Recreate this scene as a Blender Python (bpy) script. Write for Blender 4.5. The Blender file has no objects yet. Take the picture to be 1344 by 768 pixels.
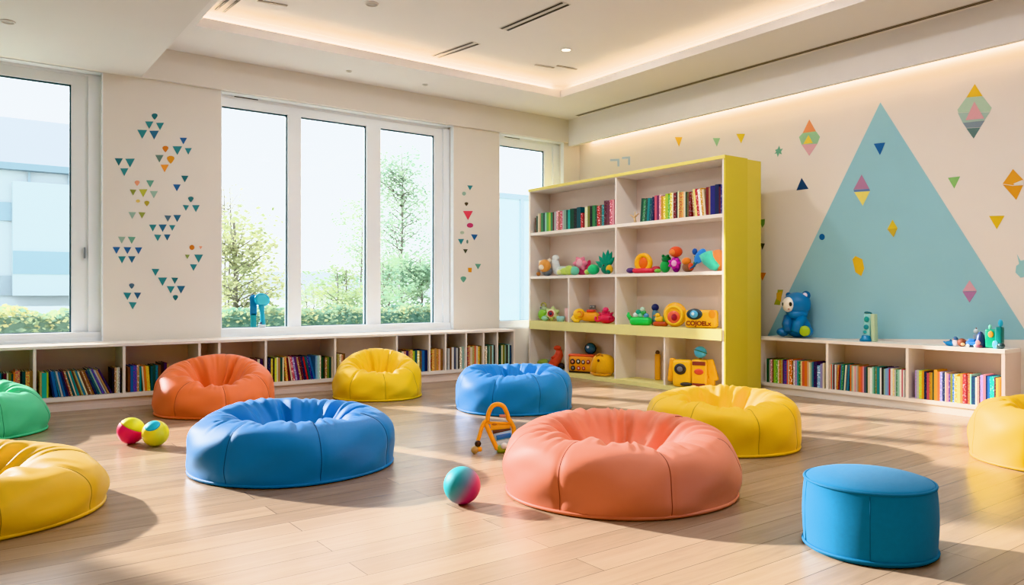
import bpy, math, random
from mathutils import Vector, Matrix
random.seed(7)
C = bpy.context.scene.collection
PI = math.pi

# ------------------------------------------------------------------ survey
# camera 1 m above the floor; room axes: X along the window wall, Y towards it
F = 1004.0
RX, RY = 0.594, 0.8045          # view direction in the room's axes
def ray(px):
    d = (px - 672) / F
    return RX + RY * d, RY - RX * d
def on_Y(px, py, Y):            # point of a wall parallel to the window wall
    a, b = ray(px); D = Y / b
    return Vector((a * D, Y, 1 - (py - 384) / F * D))
def on_X(px, py, X):            # point of a wall parallel to the mural wall
    a, b = ray(px); D = X / a
    return Vector((X, b * D, 1 - (py - 384) / F * D))
def on_Z(px, py, z):
    D = (z - 1) * F / (384 - py); a, b = ray(px)
    return Vector((a * D, b * D, z))
def at_depth(px, D, z=0):
    a, b = ray(px)
    return Vector((a * D, b * D, z))
XW = lambda px, Y: on_Y(px, 384, Y).x
YW = lambda px, X: on_X(px, 384, X).y

# ------------------------------------------------------------------ colours and materials
def lin(c):
    if isinstance(c, str):
        c = c.lstrip('#'); c = [int(c[i:i+2], 16) / 255 for i in (0, 2, 4)]
    return tuple((x / 12.92 if x <= 0.04045 else ((x + 0.055) / 1.055) ** 2.4) for x in c) + (1.0,)

_mats = {}
def mat(hexc, rough=0.5, var=0.06, scale=14.0, bump=0.0, bscale=60.0, sheen=0.0, metal=0.0, coat=0.0, name=None, sss=0.0):
    key = (hexc, rough, var, scale, bump, bscale, sheen, metal, coat, sss)
    if key in _mats: return _mats[key]
    m = bpy.data.materials.new(name or 'finish_' + hexc.strip('#'))
    m.use_nodes = True
    nt = m.node_tree; N = nt.nodes; L = nt.links
    b = N['Principled BSDF']
    tc = N.new('ShaderNodeTexCoord')
    nz = N.new('ShaderNodeTexNoise'); nz.inputs['Scale'].default_value = scale; nz.inputs['Detail'].default_value = 3
    L.new(tc.outputs['Object'], nz.inputs['Vector'])
    col = lin(hexc)
    mx = N.new('ShaderNodeMix'); mx.data_type = 'RGBA'
    mx.inputs[6].default_value = tuple(max(0, x * (1 - var)) for x in col[:3]) + (1,)
    mx.inputs[7].default_value = tuple(min(1, x * (1 + var)) for x in col[:3]) + (1,)
    L.new(nz.outputs['Fac'], mx.inputs[0]); L.new(mx.outputs[2], b.inputs['Base Color'])
    b.inputs['Roughness'].default_value = rough
    b.inputs['Metallic'].default_value = metal
    if sheen: b.inputs['Sheen Weight'].default_value = sheen; b.inputs['Sheen Roughness'].default_value = 0.5
    if coat: b.inputs['Coat Weight'].default_value = coat; b.inputs['Coat Roughness'].default_value = 0.15
    if bump:
        n2 = N.new('ShaderNodeTexNoise'); n2.inputs['Scale'].default_value = bscale; n2.inputs['Detail'].default_value = 4
        L.new(tc.outputs['Object'], n2.inputs['Vector'])
        bp = N.new('ShaderNodeBump'); bp.inputs['Strength'].default_value = bump; bp.inputs['Distance'].default_value = 0.01
        L.new(n2.outputs['Fac'], bp.inputs['Height']); L.new(bp.outputs['Normal'], b.inputs['Normal'])
    _mats[key] = m
    return m

def emissive(hexc, strength, name):
    m = bpy.data.materials.new(name); m.use_nodes = True
    b = m.node_tree.nodes['Principled BSDF']
    b.inputs['Base Color'].default_value = lin(hexc)
    b.inputs['Emission Color'].default_value = lin(hexc); b.inputs['Emission Strength'].default_value = strength
    return m

def glass_mat(name, tint=(0.97, 0.985, 0.99, 1), refl=0.10, haze=0.0):
    m = bpy.data.materials.new(name); m.use_nodes = True
    nt = m.node_tree; N = nt.nodes; L = nt.links
    for n in list(N): N.remove(n)
    out = N.new('ShaderNodeOutputMaterial')
    tr = N.new('ShaderNodeBsdfTransparent'); tr.inputs[0].default_value = tint
    gl = N.new('ShaderNodeBsdfGlossy'); gl.inputs['Roughness'].default_value = 0.03
    lw = N.new('ShaderNodeLayerWeight'); lw.inputs['Blend'].default_value = 0.25
    mu = N.new('ShaderNodeMath'); mu.operation = 'MULTIPLY'; mu.inputs[1].default_value = refl * 3
    L.new(lw.outputs['Fresnel'], mu.inputs[0])
    mx = N.new('ShaderNodeMixShader')
    L.new(mu.outputs[0], mx.inputs[0]); L.new(tr.outputs[0], mx.inputs[1]); L.new(gl.outputs[0], mx.inputs[2])
    last = mx
    if haze:
        df = N.new('ShaderNodeBsdfDiffuse'); df.inputs[0].default_value = (0.66, 0.74, 0.78, 1)
        tl = N.new('ShaderNodeBsdfTranslucent'); tl.inputs[0].default_value = (0.66, 0.74, 0.78, 1)
        ad = N.new('ShaderNodeMixShader'); ad.inputs[0].default_value = 0.5
        L.new(df.outputs[0], ad.inputs[1]); L.new(tl.outputs[0], ad.inputs[2])
        m2 = N.new('ShaderNodeMixShader'); m2.inputs[0].default_value = haze
        L.new(mx.outputs[0], m2.inputs[1]); L.new(ad.outputs[0], m2.inputs[2]); last = m2
    L.new(last.outputs[0], out.inputs[0])
    return m

def floor_mat():
    m = bpy.data.materials.new('oak_planks'); m.use_nodes = True
    nt = m.node_tree; N = nt.nodes; L = nt.links; b = N['Principled BSDF']
    tc = N.new('ShaderNodeTexCoord')
    br = N.new('ShaderNodeTexBrick')
    br.offset = 0.37; br.offset_frequency = 2
    br.inputs['Scale'].default_value = 1.0; br.inputs['Brick Width'].default_value = 1.9
    br.inputs['Row Height'].default_value = 0.155; br.inputs['Mortar Size'].default_value = 0.0016
    br.inputs['Mortar Smooth'].default_value = 0.3; br.inputs['Bias'].default_value = 0.0
    br.inputs['Color1'].default_value = lin('#b39d87'); br.inputs['Color2'].default_value = lin('#9c8671')
    br.inputs['Mortar'].default_value = lin('#6c5845')
    L.new(tc.outputs['Object'], br.inputs['Vector'])
    mp = N.new('ShaderNodeMapping'); mp.inputs['Scale'].default_value = (0.9, 11, 1)
    L.new(tc.outputs['Object'], mp.inputs['Vector'])
    nz = N.new('ShaderNodeTexNoise'); nz.inputs['Scale'].default_value = 2.2; nz.inputs['Detail'].default_value = 7; nz.inputs['Roughness'].default_value = 0.6
    nz.inputs['Distortion'].default_value = 0.6
    L.new(mp.outputs[0], nz.inputs['Vector'])
    cr = N.new('ShaderNodeValToRGB')
    cr.color_ramp.elements[0].position = 0.3; cr.color_ramp.elements[0].color = (0.84, 0.80, 0.76, 1)
    cr.color_ramp.elements[1].position = 0.7; cr.color_ramp.elements[1].color = (1.05, 1.03, 1.0, 1)
    L.new(nz.outputs['Fac'], cr.inputs[0])
    mx = N.new('ShaderNodeMix'); mx.data_type = 'RGBA'; mx.blend_type = 'MULTIPLY'; mx.inputs[0].default_value = 1.0
    L.new(br.outputs['Color'], mx.inputs[6]); L.new(cr.outputs[0], mx.inputs[7])
    L.new(mx.outputs[2], b.inputs['Base Color'])
    b.inputs['Roughness'].default_value = 0.27
    b.inputs['Specular IOR Level'].default_value = 0.45
    bp = N.new('ShaderNodeBump'); bp.inputs['Strength'].default_value = 0.12; bp.inputs['Distance'].default_value = 0.003
    L.new(br.outputs['Fac'], bp.inputs['Height']); bp.invert = True
    L.new(bp.outputs['Normal'], b.inputs['Normal'])
    return m

def book_mat(name, kind):
    # spine colour comes from the object's own colour; bands and printed pattern are worked out from its object coordinates
    m = bpy.data.materials.new(name); m.use_nodes = True
    nt = m.node_tree; N = nt.nodes; L = nt.links; b = N['Principled BSDF']
    b.inputs['Roughness'].default_value = 0.45
    oi = N.new('ShaderNodeObjectInfo'); tc = N.new('ShaderNodeTexCoord')
    sp = N.new('ShaderNodeSeparateXYZ'); L.new(tc.outputs['Object'], sp.inputs[0])
    ad = N.new('ShaderNodeVectorMath'); ad.operation = 'ADD'
    cmb = N.new('ShaderNodeCombineXYZ')
    mul = N.new('ShaderNodeMath'); mul.operation = 'MULTIPLY'; mul.inputs[1].default_value = 37.0
    L.new(oi.outputs['Random'], mul.inputs[0])
    L.new(mul.outputs[0], cmb.inputs[0]); L.new(mul.outputs[0], cmb.inputs[2])
    L.new(tc.outputs['Object'], ad.inputs[0]); L.new(cmb.outputs[0], ad.inputs[1])
    mp = N.new('ShaderNodeMapping'); mp.inputs['Scale'].default_value = (1.2, 1.2, 7.0) if kind != 'print' else (2.5, 2.5, 9.0)
    L.new(ad.outputs[0], mp.inputs[0])
    nz = N.new('ShaderNodeTexNoise'); nz.inputs['Scale'].default_value = 2.0; nz.inputs['Detail'].default_value = 2
    L.new(mp.outputs[0], nz.inputs['Vector'])
    cr = N.new('ShaderNodeValToRGB'); cr.color_ramp.interpolation = 'CONSTANT' if kind != 'plain' else 'LINEAR'
    e = cr.color_ramp.elements
    lo, hi = {'plain': (0.75, 0.95), 'banded': (0.58, 0.62), 'print': (0.5, 0.58)}[kind]
    e[0].position = 0.0; e[0].color = (0, 0, 0, 1)
    e[1].position = lo; e[1].color = (1, 1, 1, 1) if kind != 'plain' else (0.25, 0.25, 0.25, 1)
    L.new(nz.outputs['Fac'], cr.inputs[0])
    hs = N.new('ShaderNodeHueSaturation'); L.new(oi.outputs['Color'], hs.inputs['Color'])
    if kind == 'print':
        hs.inputs['Hue'].default_value = 0.62; hs.inputs['Value'].default_value = 1.1; hs.inputs['Saturation'].default_value = 0.9
    elif kind == 'banded':
        hs.inputs['Value'].default_value = 1.9; hs.inputs['Saturation'].default_value = 0.35
    else:
        hs.inputs['Value'].default_value = 0.6
    mx = N.new('ShaderNodeMix'); mx.data_type = 'RGBA'
    L.new(cr.outputs[0], mx.inputs[0]); L.new(oi.outputs['Color'], mx.inputs[6]); L.new(hs.outputs[0], mx.inputs[7])
    L.new(mx.outputs[2], b.inputs['Base Color'])
    return m

# ------------------------------------------------------------------ mesh building
class MB:
    def __init__(s): s.v = []; s.f = []; s.sm = []
    def add(s, vs, fs, smooth=False):
        n = len(s.v); s.v += [Vector(v) for v in vs]
        s.f += [tuple(i + n for i in f) for f in fs]; s.sm += [smooth] * len(fs)
        return s
    def box(s, a, b):
        x0, y0, z0 = [min(a[i], b[i]) for i in range(3)]; x1, y1, z1 = [max(a[i], b[i]) for i in range(3)]
        return s.add([(x0,y0,z0),(x1,y0,z0),(x1,y1,z0),(x0,y1,z0),(x0,y0,z1),(x1,y0,z1),(x1,y1,z1),(x0,y1,z1)],
                     [(0,3,2,1),(4,5,6,7),(0,1,5,4),(1,2,6,5),(2,3,7,6),(3,0,4,7)])
    def prism(s, pts, h):            # pts: outline as 3-D points; h: offset vector
        n = len(pts); h = Vector(h)
        vs = [Vector(p) for p in pts] + [Vector(p) + h for p in pts]
        fs = [tuple(range(n))[::-1], tuple(range(n, 2 * n))] + [(i, (i + 1) % n, n + (i + 1) % n, n + i) for i in range(n)]
        return s.add(vs, fs)
    def ell(s, c, r, rot=(0,0,0), seg=20, rings=12, fn=None):
        if not hasattr(r, '__len__'): r = (r, r, r)
        from mathutils import Euler
        M = Euler(rot).to_matrix(); c = Vector(c); vs = []; fs = []
        for i in range(rings + 1):
            t = PI * i / rings
            for j in range(seg):
                p = 2 * PI * j / seg
                q = Vector((math.sin(t) * math.cos(p), math.sin(t) * math.sin(p), math.cos(t)))
                if fn: q = fn(q)
                vs.append(c + M @ Vector((q.x * r[0], q.y * r[1], q.z * r[2])))
        for i in range(rings):
            for j in range(seg):
                a = i * seg + j; b = i * seg + (j + 1) % seg
                if i == 0: fs.append((a, a + seg, b + seg))
                elif i == rings - 1: fs.append((a, a + seg, b))
                else: fs.append((a, a + seg, b + seg, b))
        return s.add(vs, fs, True)
    def tube(s, pts, r, seg=8, closed=False):
        pts = [Vector(p) for p in pts]; n = len(pts)
        rr = r if hasattr(r, '__len__') else [r] * n
        vs = []; fs = []
        ref = None
        for i in range(n):
            a = pts[(i - 1) % n] if closed or i > 0 else pts[i]
            b = pts[(i + 1) % n] if closed or i < n - 1 else pts[i]
            t = (b - a).normalized()
            if ref is None:
                ref = t.orthogonal().normalized()
            ref = (ref - t * ref.dot(t))
            if ref.length < 1e-6: ref = t.orthogonal()
            ref.normalize(); bi = t.cross(ref)
            for j in range(seg):
                p = 2 * PI * j / seg
                vs.append(pts[i] + (ref * math.cos(p) + bi * math.sin(p)) * rr[i])
        m = n if closed else n - 1
        for i in range(m):
            for j in range(seg):
                a = i * seg; b = ((i + 1) % n) * seg
                fs.append((a + j, a + (j + 1) % seg, b + (j + 1) % seg, b + j))
        if not closed:
            fs.append(tuple(range(seg))[::-1]); fs.append(tuple(range((n - 1) * seg, n * seg)))
        return s.add(vs, fs, True)
    def lathe(s, prof, c=(0,0,0), seg=40, axis='z'):
        c = Vector(c); vs = []; fs = []; n = len(prof)
        for r, z in prof:
            for j in range(seg):
                p = 2 * PI * j / seg
                q = Vector((r * math.cos(p), r * math.sin(p), z))
                if axis == 'x': q = Vector((q.z, q.x, q.y))
                if axis == 'y': q = Vector((q.x, q.z, q.y))
                vs.append(c + q)
        for i in range(n - 1):
            for j in range(seg):
                fs.append((i * seg + j, i * seg + (j + 1) % seg, (i + 1) * seg + (j + 1) % seg, (i + 1) * seg + j))
        if prof[0][0] > 1e-6: fs.append(tuple(range(seg))[::-1])
        if prof[-1][0] > 1e-6: fs.append(tuple(range((n - 1) * seg, n * seg)))
        return s.add(vs, fs, True)
    def rbox(s, c, size, b=0.01, rot=(0,0,0)):     # box with softened edges
        import bmesh
        from mathutils import Euler
        bm = bmesh.new(); bmesh.ops.create_cube(bm, size=1.0)
        for v in bm.verts: v.co = Vector((v.co.x * size[0], v.co.y * size[1], v.co.z * size[2]))
        bmesh.ops.bevel(bm, geom=bm.edges[:], offset=min(b, min(size) * 0.49), segments=3, affect='EDGES', profile=0.5)
        M = Euler(rot).to_matrix(); c = Vector(c)
        bm.verts.index_update()
        vs = [c + M @ v.co for v in bm.verts]; fs = [tuple(v.index for v in f.verts) for f in bm.faces]
        bm.free()
        return s.add(vs, fs, True)
    def torus(s, c, R, r, normal=(0,0,1), seg=28, squash=1.0, arc=(0, 2 * PI)):
        n = Vector(normal).normalized(); u = Vector((0,0,1)) if abs(n.z) < 0.9 else Vector((1,0,0))
        u = (u - n * u.dot(n)).normalized(); w = n.cross(u); c = Vector(c)
        full = abs(arc[1] - arc[0] - 2 * PI) < 1e-6
        k = seg if full else seg + 1
        pts = [c + (u * math.cos(t) * squash + w * math.sin(t)) * R for t in [arc[0] + (arc[1] - arc[0]) * i / seg for i in range(k)]]
        return s.tube(pts, r, 8, closed=full)
    def build(s, name, m, parent=None, loc=(0,0,0), fix=False):
        me = bpy.data.meshes.new(name)
        me.from_pydata([tuple(v) for v in s.v], [], s.f)
        me.polygons.foreach_set('use_smooth', s.sm)
        me.materials.append(m)
        if fix or any(s.sm):
            import bmesh
            bm = bmesh.new(); bm.from_mesh(me)
            bmesh.ops.remove_doubles(bm, verts=bm.verts, dist=1e-6)
            bmesh.ops.recalc_face_normals(bm, faces=bm.faces); bm.to_mesh(me); bm.free()
        me.update()
        o = bpy.data.objects.new(name, me); C.objects.link(o)
        if parent is not None: o.parent = parent
        o.location = loc
        return o

def tag(o, label, cat, group=None, kind=None):
    o['label'] = label; o['category'] = cat
    if group: o['group'] = group
    if kind: o['kind'] = kind
    return o
def thing(name, label, cat, loc=(0,0,0), rz=0, group=None):
    o = bpy.data.objects.new(name, None); C.objects.link(o); o.empty_display_size = 0.05
    o.location = loc; o.rotation_euler = (0, 0, rz)
    return tag(o, label, cat, group)
def struct(o, label=None, cat=None):
    o['kind'] = 'structure'
    if label: o['label'] = label
    if cat: o['category'] = cat
    return o
ORD = ['zeroth','first','second','third','fourth','fifth','sixth','seventh','eighth','ninth','tenth','eleventh','twelfth','thirteenth','fourteenth','fifteenth',
       'sixteenth','seventeenth','eighteenth','nineteenth'] 
def ordinal(n):
    if n < 20: return ORD[n]
    t, u = divmod(n, 10); base = {2: 'twent', 3: 'thirt', 4: 'fort'}[t]
    return base + 'ieth' if u == 0 else base + 'y-' + ORD[u]

# ------------------------------------------------------------------ dimensions of the room
YP, YG, XR = 7.80, 7.96, 6.90        # pillar face, glass plane, mural wall
ZB, ZC, ZT = 3.00, 3.30, 3.495        # beam bottom, lower ceiling, tray ceiling
X0, Y0 = -3.6, -3.2
TX0, TX1, TY0, TY1 = 1.72, 5.82, 0.2, 6.92
SILL = 0.56

M_wall = mat('#e9e4db', 0.75, 0.02, 3, 0.04, 180, name='warm_white_paint')
M_mural_wall = mat('#e9e1d8', 0.75, 0.02, 3, 0.04, 180, name='blush_white_paint')
M_ceil = mat('#efebe8', 0.8, 0.015, 3, name='ceiling_paint')
M_white = mat('#f2f6f8', 0.35, 0.015, 6, name='white_window_lacquer')
M_lam = mat('#ead6c8', 0.5, 0.04, 5, name='birch_laminate')
M_lam_edge = mat('#f3e9de', 0.45, 0.03, 5, name='pale_laminate_edge')
M_yel_lam = mat('#d6c444', 0.42, 0.03, 4, name='mustard_laminate')
M_yel_edge = mat('#efe59a', 0.45, 0.05, 6, name='pale_yellow_front')
M_dark = mat('#2c2a28', 0.6)
M_pane_edge = mat('#3f5d68', 0.5)

# floor
f = MB(); f.box((X0, Y0, -0.1), (XR + 0.2, 8.1, 0.0))
struct(f.build('floor', floor_mat()), 'pale oak plank floor of the playroom', 'floor')

# mural wall and back walls
struct(MB().box((XR, Y0, 0), (XR + 0.2, 8.1, ZT + 0.2)).build('wall_right', M_mural_wall), 'pale blush wall carrying the large teal triangle', 'wall')
struct(MB().box((X0 - 0.2, Y0, 0), (X0, 8.1, ZT + 0.2)).build('wall_left', M_wall), 'plain wall at the far end behind the viewer', 'wall')
struct(MB().box((X0 - 0.2, Y0 - 0.2, 0), (XR + 0.2, Y0, ZT + 0.2)).build('wall_front', M_wall), 'plain wall behind the viewer', 'wall')

# window wall: pillars, lower wall, lintel
W1 = (-1.6, 1.14); W2 = (2.18, 4.89); W3 = (5.56, 6.62)
w = MB()
for a, b in ((X0, W1[0]), (W1[1], W2[0]), (W2[1], W3[0]), (W3[1], XR)):
    w.box((a, YP, SILL - 0.02), (b, 8.1, ZB))
w.box((X0, YP, 0), (XR, 8.1, SILL - 0.02))
w.box((X0, YP, ZB), (XR, 8.1, ZT + 0.2))
struct(w.build('wall_back', M_wall), 'window wall with two sticker-covered pillars', 'wall')
struct(MB().box((X0, 7.75, ZB), (XR, YP, ZC)).build('trim_1', M_wall), 'beam running along the top of the window wall', 'beam')

# ceiling: lower ring with a recessed tray, slab at the near side, bulkhead by the mural wall
c = MB()
c.box((X0, Y0, ZC), (XR, TY0, ZT + 0.2)); 
c.box((X0, TY1 + 0.16, ZC + 0.012), (XR, YP, ZT + 0.2))
c.box((X0, TY0, ZC), (TX0 - 0.16, TY1 + 0.16, ZT + 0.2)); c.box((TX1 + 0.16, TY0, ZC + 0.012), (XR, TY1 + 0.16, ZT + 0.2))
c.box((X0, TY0, ZC), (XR, TY1 + 0.16, ZC + 0.001)) if False else None
# shelf of the cove: thin slab up to the tray's edge with a small upstand
c.box((TX0 - 0.17, TY1, ZC), (XR, YP, ZC + 0.012)); c.box((TX1, TY0, ZC), (XR, TY1, ZC + 0.012)); c.box((TX0 - 0.17, TY0, ZC), (TX0, TY1, ZC + 0.012))
c.box((TX0, TY1, ZC + 0.012), (TX1, TY1 + 0.012, ZC + 0.085)); c.box((TX1, TY0, ZC + 0.012), (TX1 + 0.012, TY1 + 0.012, ZC + 0.085))
c.box((TX0 - 0.012, TY0, ZC + 0.012), (TX0, TY1 + 0.012, ZC + 0.085))
c.box((TX0 - 0.17, TY0, ZT), (TX1 + 0.17, TY1 + 0.17, ZT + 0.2))
struct(c.build('ceiling', M_ceil), 'white ceiling with a recessed tray edged in warm cove light', 'ceiling')
struct(MB().box((X0, Y0, ZB), (1.45, 7.75, ZC)).build('ceiling_slab', mat('#e6e3df', 0.8, 0.015, 3)), 'lowered plain slab of ceiling by the first window', 'ceiling')
XB = 6.66
struct(MB().box((XB, Y0, 2.95), (XB + 0.06, 7.75, ZC)).build('trim_2', M_ceil), 'long bulkhead hiding the wall-washing light above the mural', 'bulkhead')

# light strips lying in the coves
M_led = emissive('#ffdcae', 1.5, 'warm_led')
def led(label, a, b):
    o = MB().box(a, b).build('light_strip', M_led)
    tag(o, label, 'light strip')
def area(loc, rot, sx, sy, e, col=(1.0, 0.79, 0.55)):
    l = bpy.data.lights.new('cove_light', 'AREA'); l.shape = 'RECTANGLE'; l.size = sx; l.size_y = sy; l.energy = e; l.color = col
    o = bpy.data.objects.new('cove_light', l); C.objects.link(o); o.location = loc; o.rotation_euler = rot
    return o
led('warm light strip in the ceiling cove along the windows', (TX0, TY1 + 0.05, ZC + 0.014), (TX1, TY1 + 0.07, ZC + 0.03))
led('warm light strip in the ceiling cove along the mural wall', (TX1 + 0.05, TY0, ZC + 0.014), (TX1 + 0.07, TY1, ZC + 0.03))
led('warm light strip above the mural behind the bulkhead', (6.82, Y0 + 0.1, 3.015), (6.845, 7.7, 3.03))
EC = 0.6; ZL = 3.42
area(((TX0 + TX1) / 2, TY1 + 0.09, ZC + 0.05), (PI, 0, 0), TX1 - TX0, 0.03, EC * 4.1)
area((TX1 + 0.09, (TY0 + TY1) / 2, ZC + 0.05), (PI, 0, 0), 0.03, TY1 - TY0, EC * 6.7)
area((TX0 - 0.09, (TY0 + TY1) / 2, ZC + 0.05), (PI, 0, 0), 0.03, TY1 - TY0, EC * 3)
area(((TX0 + TX1) / 2, TY1 + 0.125, ZL), (PI / 2, 0, 0), TX1 - TX0, 0.015, 13)       # lights lying low, turned to the back of the cove
area((TX1 + 0.125, (TY0 + TY1) / 2, ZL), (0, -PI / 2, 0), 0.015, TY1 - TY0, 22)
area((6.862, 2.3, 3.013), (0, -PI / 2, 0), 0.012, 10.5, 34)

# ------------------------------------------------------------------ ceiling fittings
def vent(label, p, q, n=2, gap=0.05, wid=0.022, z=ZT, name='ceiling_vent', colour=M_dark, frame=True, group=None):
    a = on_Z(p[0], p[1], z); b = on_Z(q[0], q[1], z)
    d = (b - a); L = d.length; ang = math.atan2(d.y, d.x)
    t = thing(name, label, 'air vent', ((a.x + b.x) / 2, (a.y + b.y) / 2, z), ang, group)
    wtot = n * wid + (n - 1) * gap
    if frame: MB().box((-L/2 - .012, -wtot/2 - .012, -0.004), (L/2 + .012, wtot/2 + .012, -0.0005)).build('frame', mat('#d9d3cb', 0.6), t)
    for i in range(n):
        y = -wtot / 2 + i * (wid + gap)
        MB().box((-L/2, y, -0.009), (L/2, y + wid, -0.0045)).build('slot', colour, t)
vent('twin-slot black ceiling vent, the longest of the three in the tray', (662, 38), (742, 4))
vent('short twin-slot black ceiling vent between the downlight and the window cove', (572, 74), (624, 56))
vent('twin-slot ceiling vent at the corner of the lowered slab', (288, 14), (312, -6), name='ceiling_vent')
for lab, p, q in (('thin grey seam plate in the ceiling tray, window half of the pair', (702, 84.5), (727, 88.5)),
                  ('thin grey seam plate in the ceiling tray, mural half of the pair', (731, 85.5), (757, 90.5)),
                  ('thin grey seam plate in the ceiling tray beside the lowered slab', (338, 0), (377, 7))):
    vent(lab, p, q, 1, 0, 0.03, name='access_strip', colour=mat('#b7aca0', 0.6), frame=False)
# long slot along the bulkhead
t = thing('slot_diffuser', 'long dark linear slot in the ceiling along the mural-side bulkhead', 'air vent', (6.58, 2.2, ZC))
MB().box((-0.028, -5.3, -0.004), (0.028, 5.3, -0.0005)).build('frame', mat('#d3ccc4', 0.5), t)
for x in (-0.014, 0.014):
    MB().box((x - 0.006, -5.28, -0.008), (x + 0.006, 5.28, -0.0045)).build('slot', mat('#6a635c', 0.6), t)
def disc_fit(name, label, px, py, z, r, lit=False, cat='downlight'):
    p = on_Z(px, py, z); t = thing(name, label, cat, p)
    MB().lathe([(r * 0.8, -0.001), (r, -0.001), (r * 1.02, -0.006), (r * 0.86, -0.010), (r * 0.8, -0.004), (r * 0.8, -0.001)], seg=28).build('trim_ring', mat('#e8e2da', 0.4), t)
    MB().lathe([(0.0001, -0.003), (r * 0.8, -0.003), (r * 0.8, -0.0015), (0.0001, -0.0015)], seg=28).build('lens', emissive('#fff6e6', 9, 'lit_lens') if lit else mat('#c9c0b6', 0.5), t)
disc_fit('downlight', 'lit round downlight in the ceiling tray', 743, 65, ZT, 0.055, True)
disc_fit('downlight', 'unlit round ceiling fitting at the very top of the tray', 488, 5, ZT, 0.06)
disc_fit('ceiling_sprinkler', 'small ceiling sprinkler above the wide window, the one nearer the sticker pillar', 458, 93, ZC, 0.03, cat='sprinkler')
disc_fit('ceiling_sprinkler', 'small ceiling sprinkler above the wide window, the one nearer the corner', 558, 111, ZC, 0.03, cat='sprinkler')
disc_fit('smoke_detector', 'small round detector under the lowered ceiling slab', 10, 28, ZB, 0.05, cat='detector')

# ------------------------------------------------------------------ windows
M_glass = glass_mat('window_glass')
def window(n, label, x0, x1, panes, stile_r):
    t = bpy.data.objects.new('window_%d' % n, None); C.objects.link(t); t.location = (x0, YG, SILL); struct(t, label, 'window')
    def P(mb, name, m, parent=t): return mb.build(name, m, parent, (-x0, -YG, -SILL) if parent is t else (0, 0, 0))
    zt, zb = 2.88, 0.64
    fr = MB()
    a, b = YG - 0.04, YG + 0.05
    fr.box((x0, YG - 0.10, SILL), (x1, b, zb)); fr.box((x0, a, zt), (x1, b, ZB - 0.03)); fr.box((x0, a - .015, ZB - 0.03), (x1, b, ZB))
    fr.box((x1 - stile_r, a, zb), (x1, b, zt)); fr.box((x0, a, zb), (panes[0][0], b, zt))
    rv = MB(); k_ = 0.008  # white lining puts the skylit brightness of the reveals into colour
    rv.box((x0, YP - 0.001, SILL), (x0 + k_, YG - 0.10, ZB - 0.001)); rv.box((x1 - k_, YP - 0.001, SILL), (x1, YG - 0.10, ZB - 0.001)); rv.box((x0 + k_, YP - 0.001, ZB - k_), (x1 - k_, YG - 0.04, ZB - 0.001))
    P(rv, 'reveal', M_white)
    fr.box((x1 - stile_r * 0.45, a - 0.03, SILL), (x1, a, ZB - 0.03))
    fr.box((x0, YG - 0.112, SILL), (x1, YG - 0.10, SILL + 0.03))
    P(fr, 'frame', M_white)
    P(MB().box((x0 + 0.16, a - 0.0165, 2.983), (x0 + 0.40, a - 0.0151, 2.991)), 'vent_slot', M_dark)
    for i in range(len(panes) - 1):
        m = MB().box((panes[i][1], a - 0.01, zb), (panes[i+1][0], b, zt)); P(m, 'mullion', M_white)
    for (p, q) in panes:
        P(MB().box((p, YG, zb), (q, YG + 0.006, zt)), 'pane', M_glass)
        g = MB(); k = 0.014
        g.box((q - k, YG - 0.018, zb), (q, YG - 0.001, zt)); g.box((p, YG - 0.018, zt - k), (q, YG - 0.001, zt)); g.box((p, YG - 0.018, zb), (q, YG - 0.001, zb + 0.006))
        P(g, 'pane_edge', M_pane_edge)  # dark strips along the pane's side, top and bottom edges
    P(MB().box((x0, YP + 0.001, SILL - 0.02), (x1, YG - 0.10, SILL)), 'sill', M_white)
    return t
window(1, 'tall single-pane window onto the pale office building', W1[0], W1[1], [(W1[0] + 0.1, XW(93, YG))], W1[1] - XW(93, YG))
p2 = [(W2[0] + 0.035, XW(376, YG)), (XW(393, YG), XW(479, YG)), (XW(497, YG), XW(568, YG))]
window(2, 'wide three-pane window onto the garden', W2[0], W2[1], p2, W2[1] - p2[2][1])
window(3, 'narrow window half hidden by the yellow bookcase', W3[0], W3[1], [(W3[0] + 0.03, XW(712, YG))], W3[1] - XW(712, YG))
# handle on the first window's sash
MB().box((0, 0, 0), (0.012, 0.03, 0.10)).build('window_handle', mat('#9aa3a8', 0.3, metal=0.8), bpy.data.objects['window_1'], (XW(110, YG - .06) - W1[0], -0.075, 0.75))

# ------------------------------------------------------------------ low bookcase under the windows
YS = 7.40; ST = 0.555; SB = 0.12
t = thing('window_bookcase', 'long low blush bookcase built in under the windows', 'bookcase', (2, YS, 0))
def P(mb, name, m): return mb.build(name, m, t, (-2, -YS, 0))
XE = XW(676, YS); XL = -3.0
P(MB().box((XL, YS - 0.008, ST - 0.024), (XE, YP - 0.001, ST)), 'top', M_lam_edge)
P(MB().box((XL, YP - 0.02, SB), (XE, YP - 0.001, ST - 0.024)), 'back_panel', M_lam)
P(MB().box((XL, YS, SB - 0.035), (XE, YP - 0.001, SB)), 'bottom_board', M_lam_edge)
P(MB().box((XL, YS + 0.025, 0.04), (XE, YP - 0.001, SB - 0.035)), 'plinth', M_lam)
P(MB().box((XL, YS + 0.012, 0.0), (XE, YP - 0.001, 0.04)), 'kick_board', M_lam)
edges = [45.5, 163, 262, 288, 349, 440, 521, 564, 585, 612, 635, 653]
divx = [XL + 0.01] + [XW(-95, YS)] + [XW(e, YS) for e in edges] + [XE - 0.01]
for x in divx:
    P(MB().box((x - 0.011, YS, SB), (x + 0.011, YP - 0.02, ST - 0.024)), 'divider', M_lam_edge)

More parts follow.
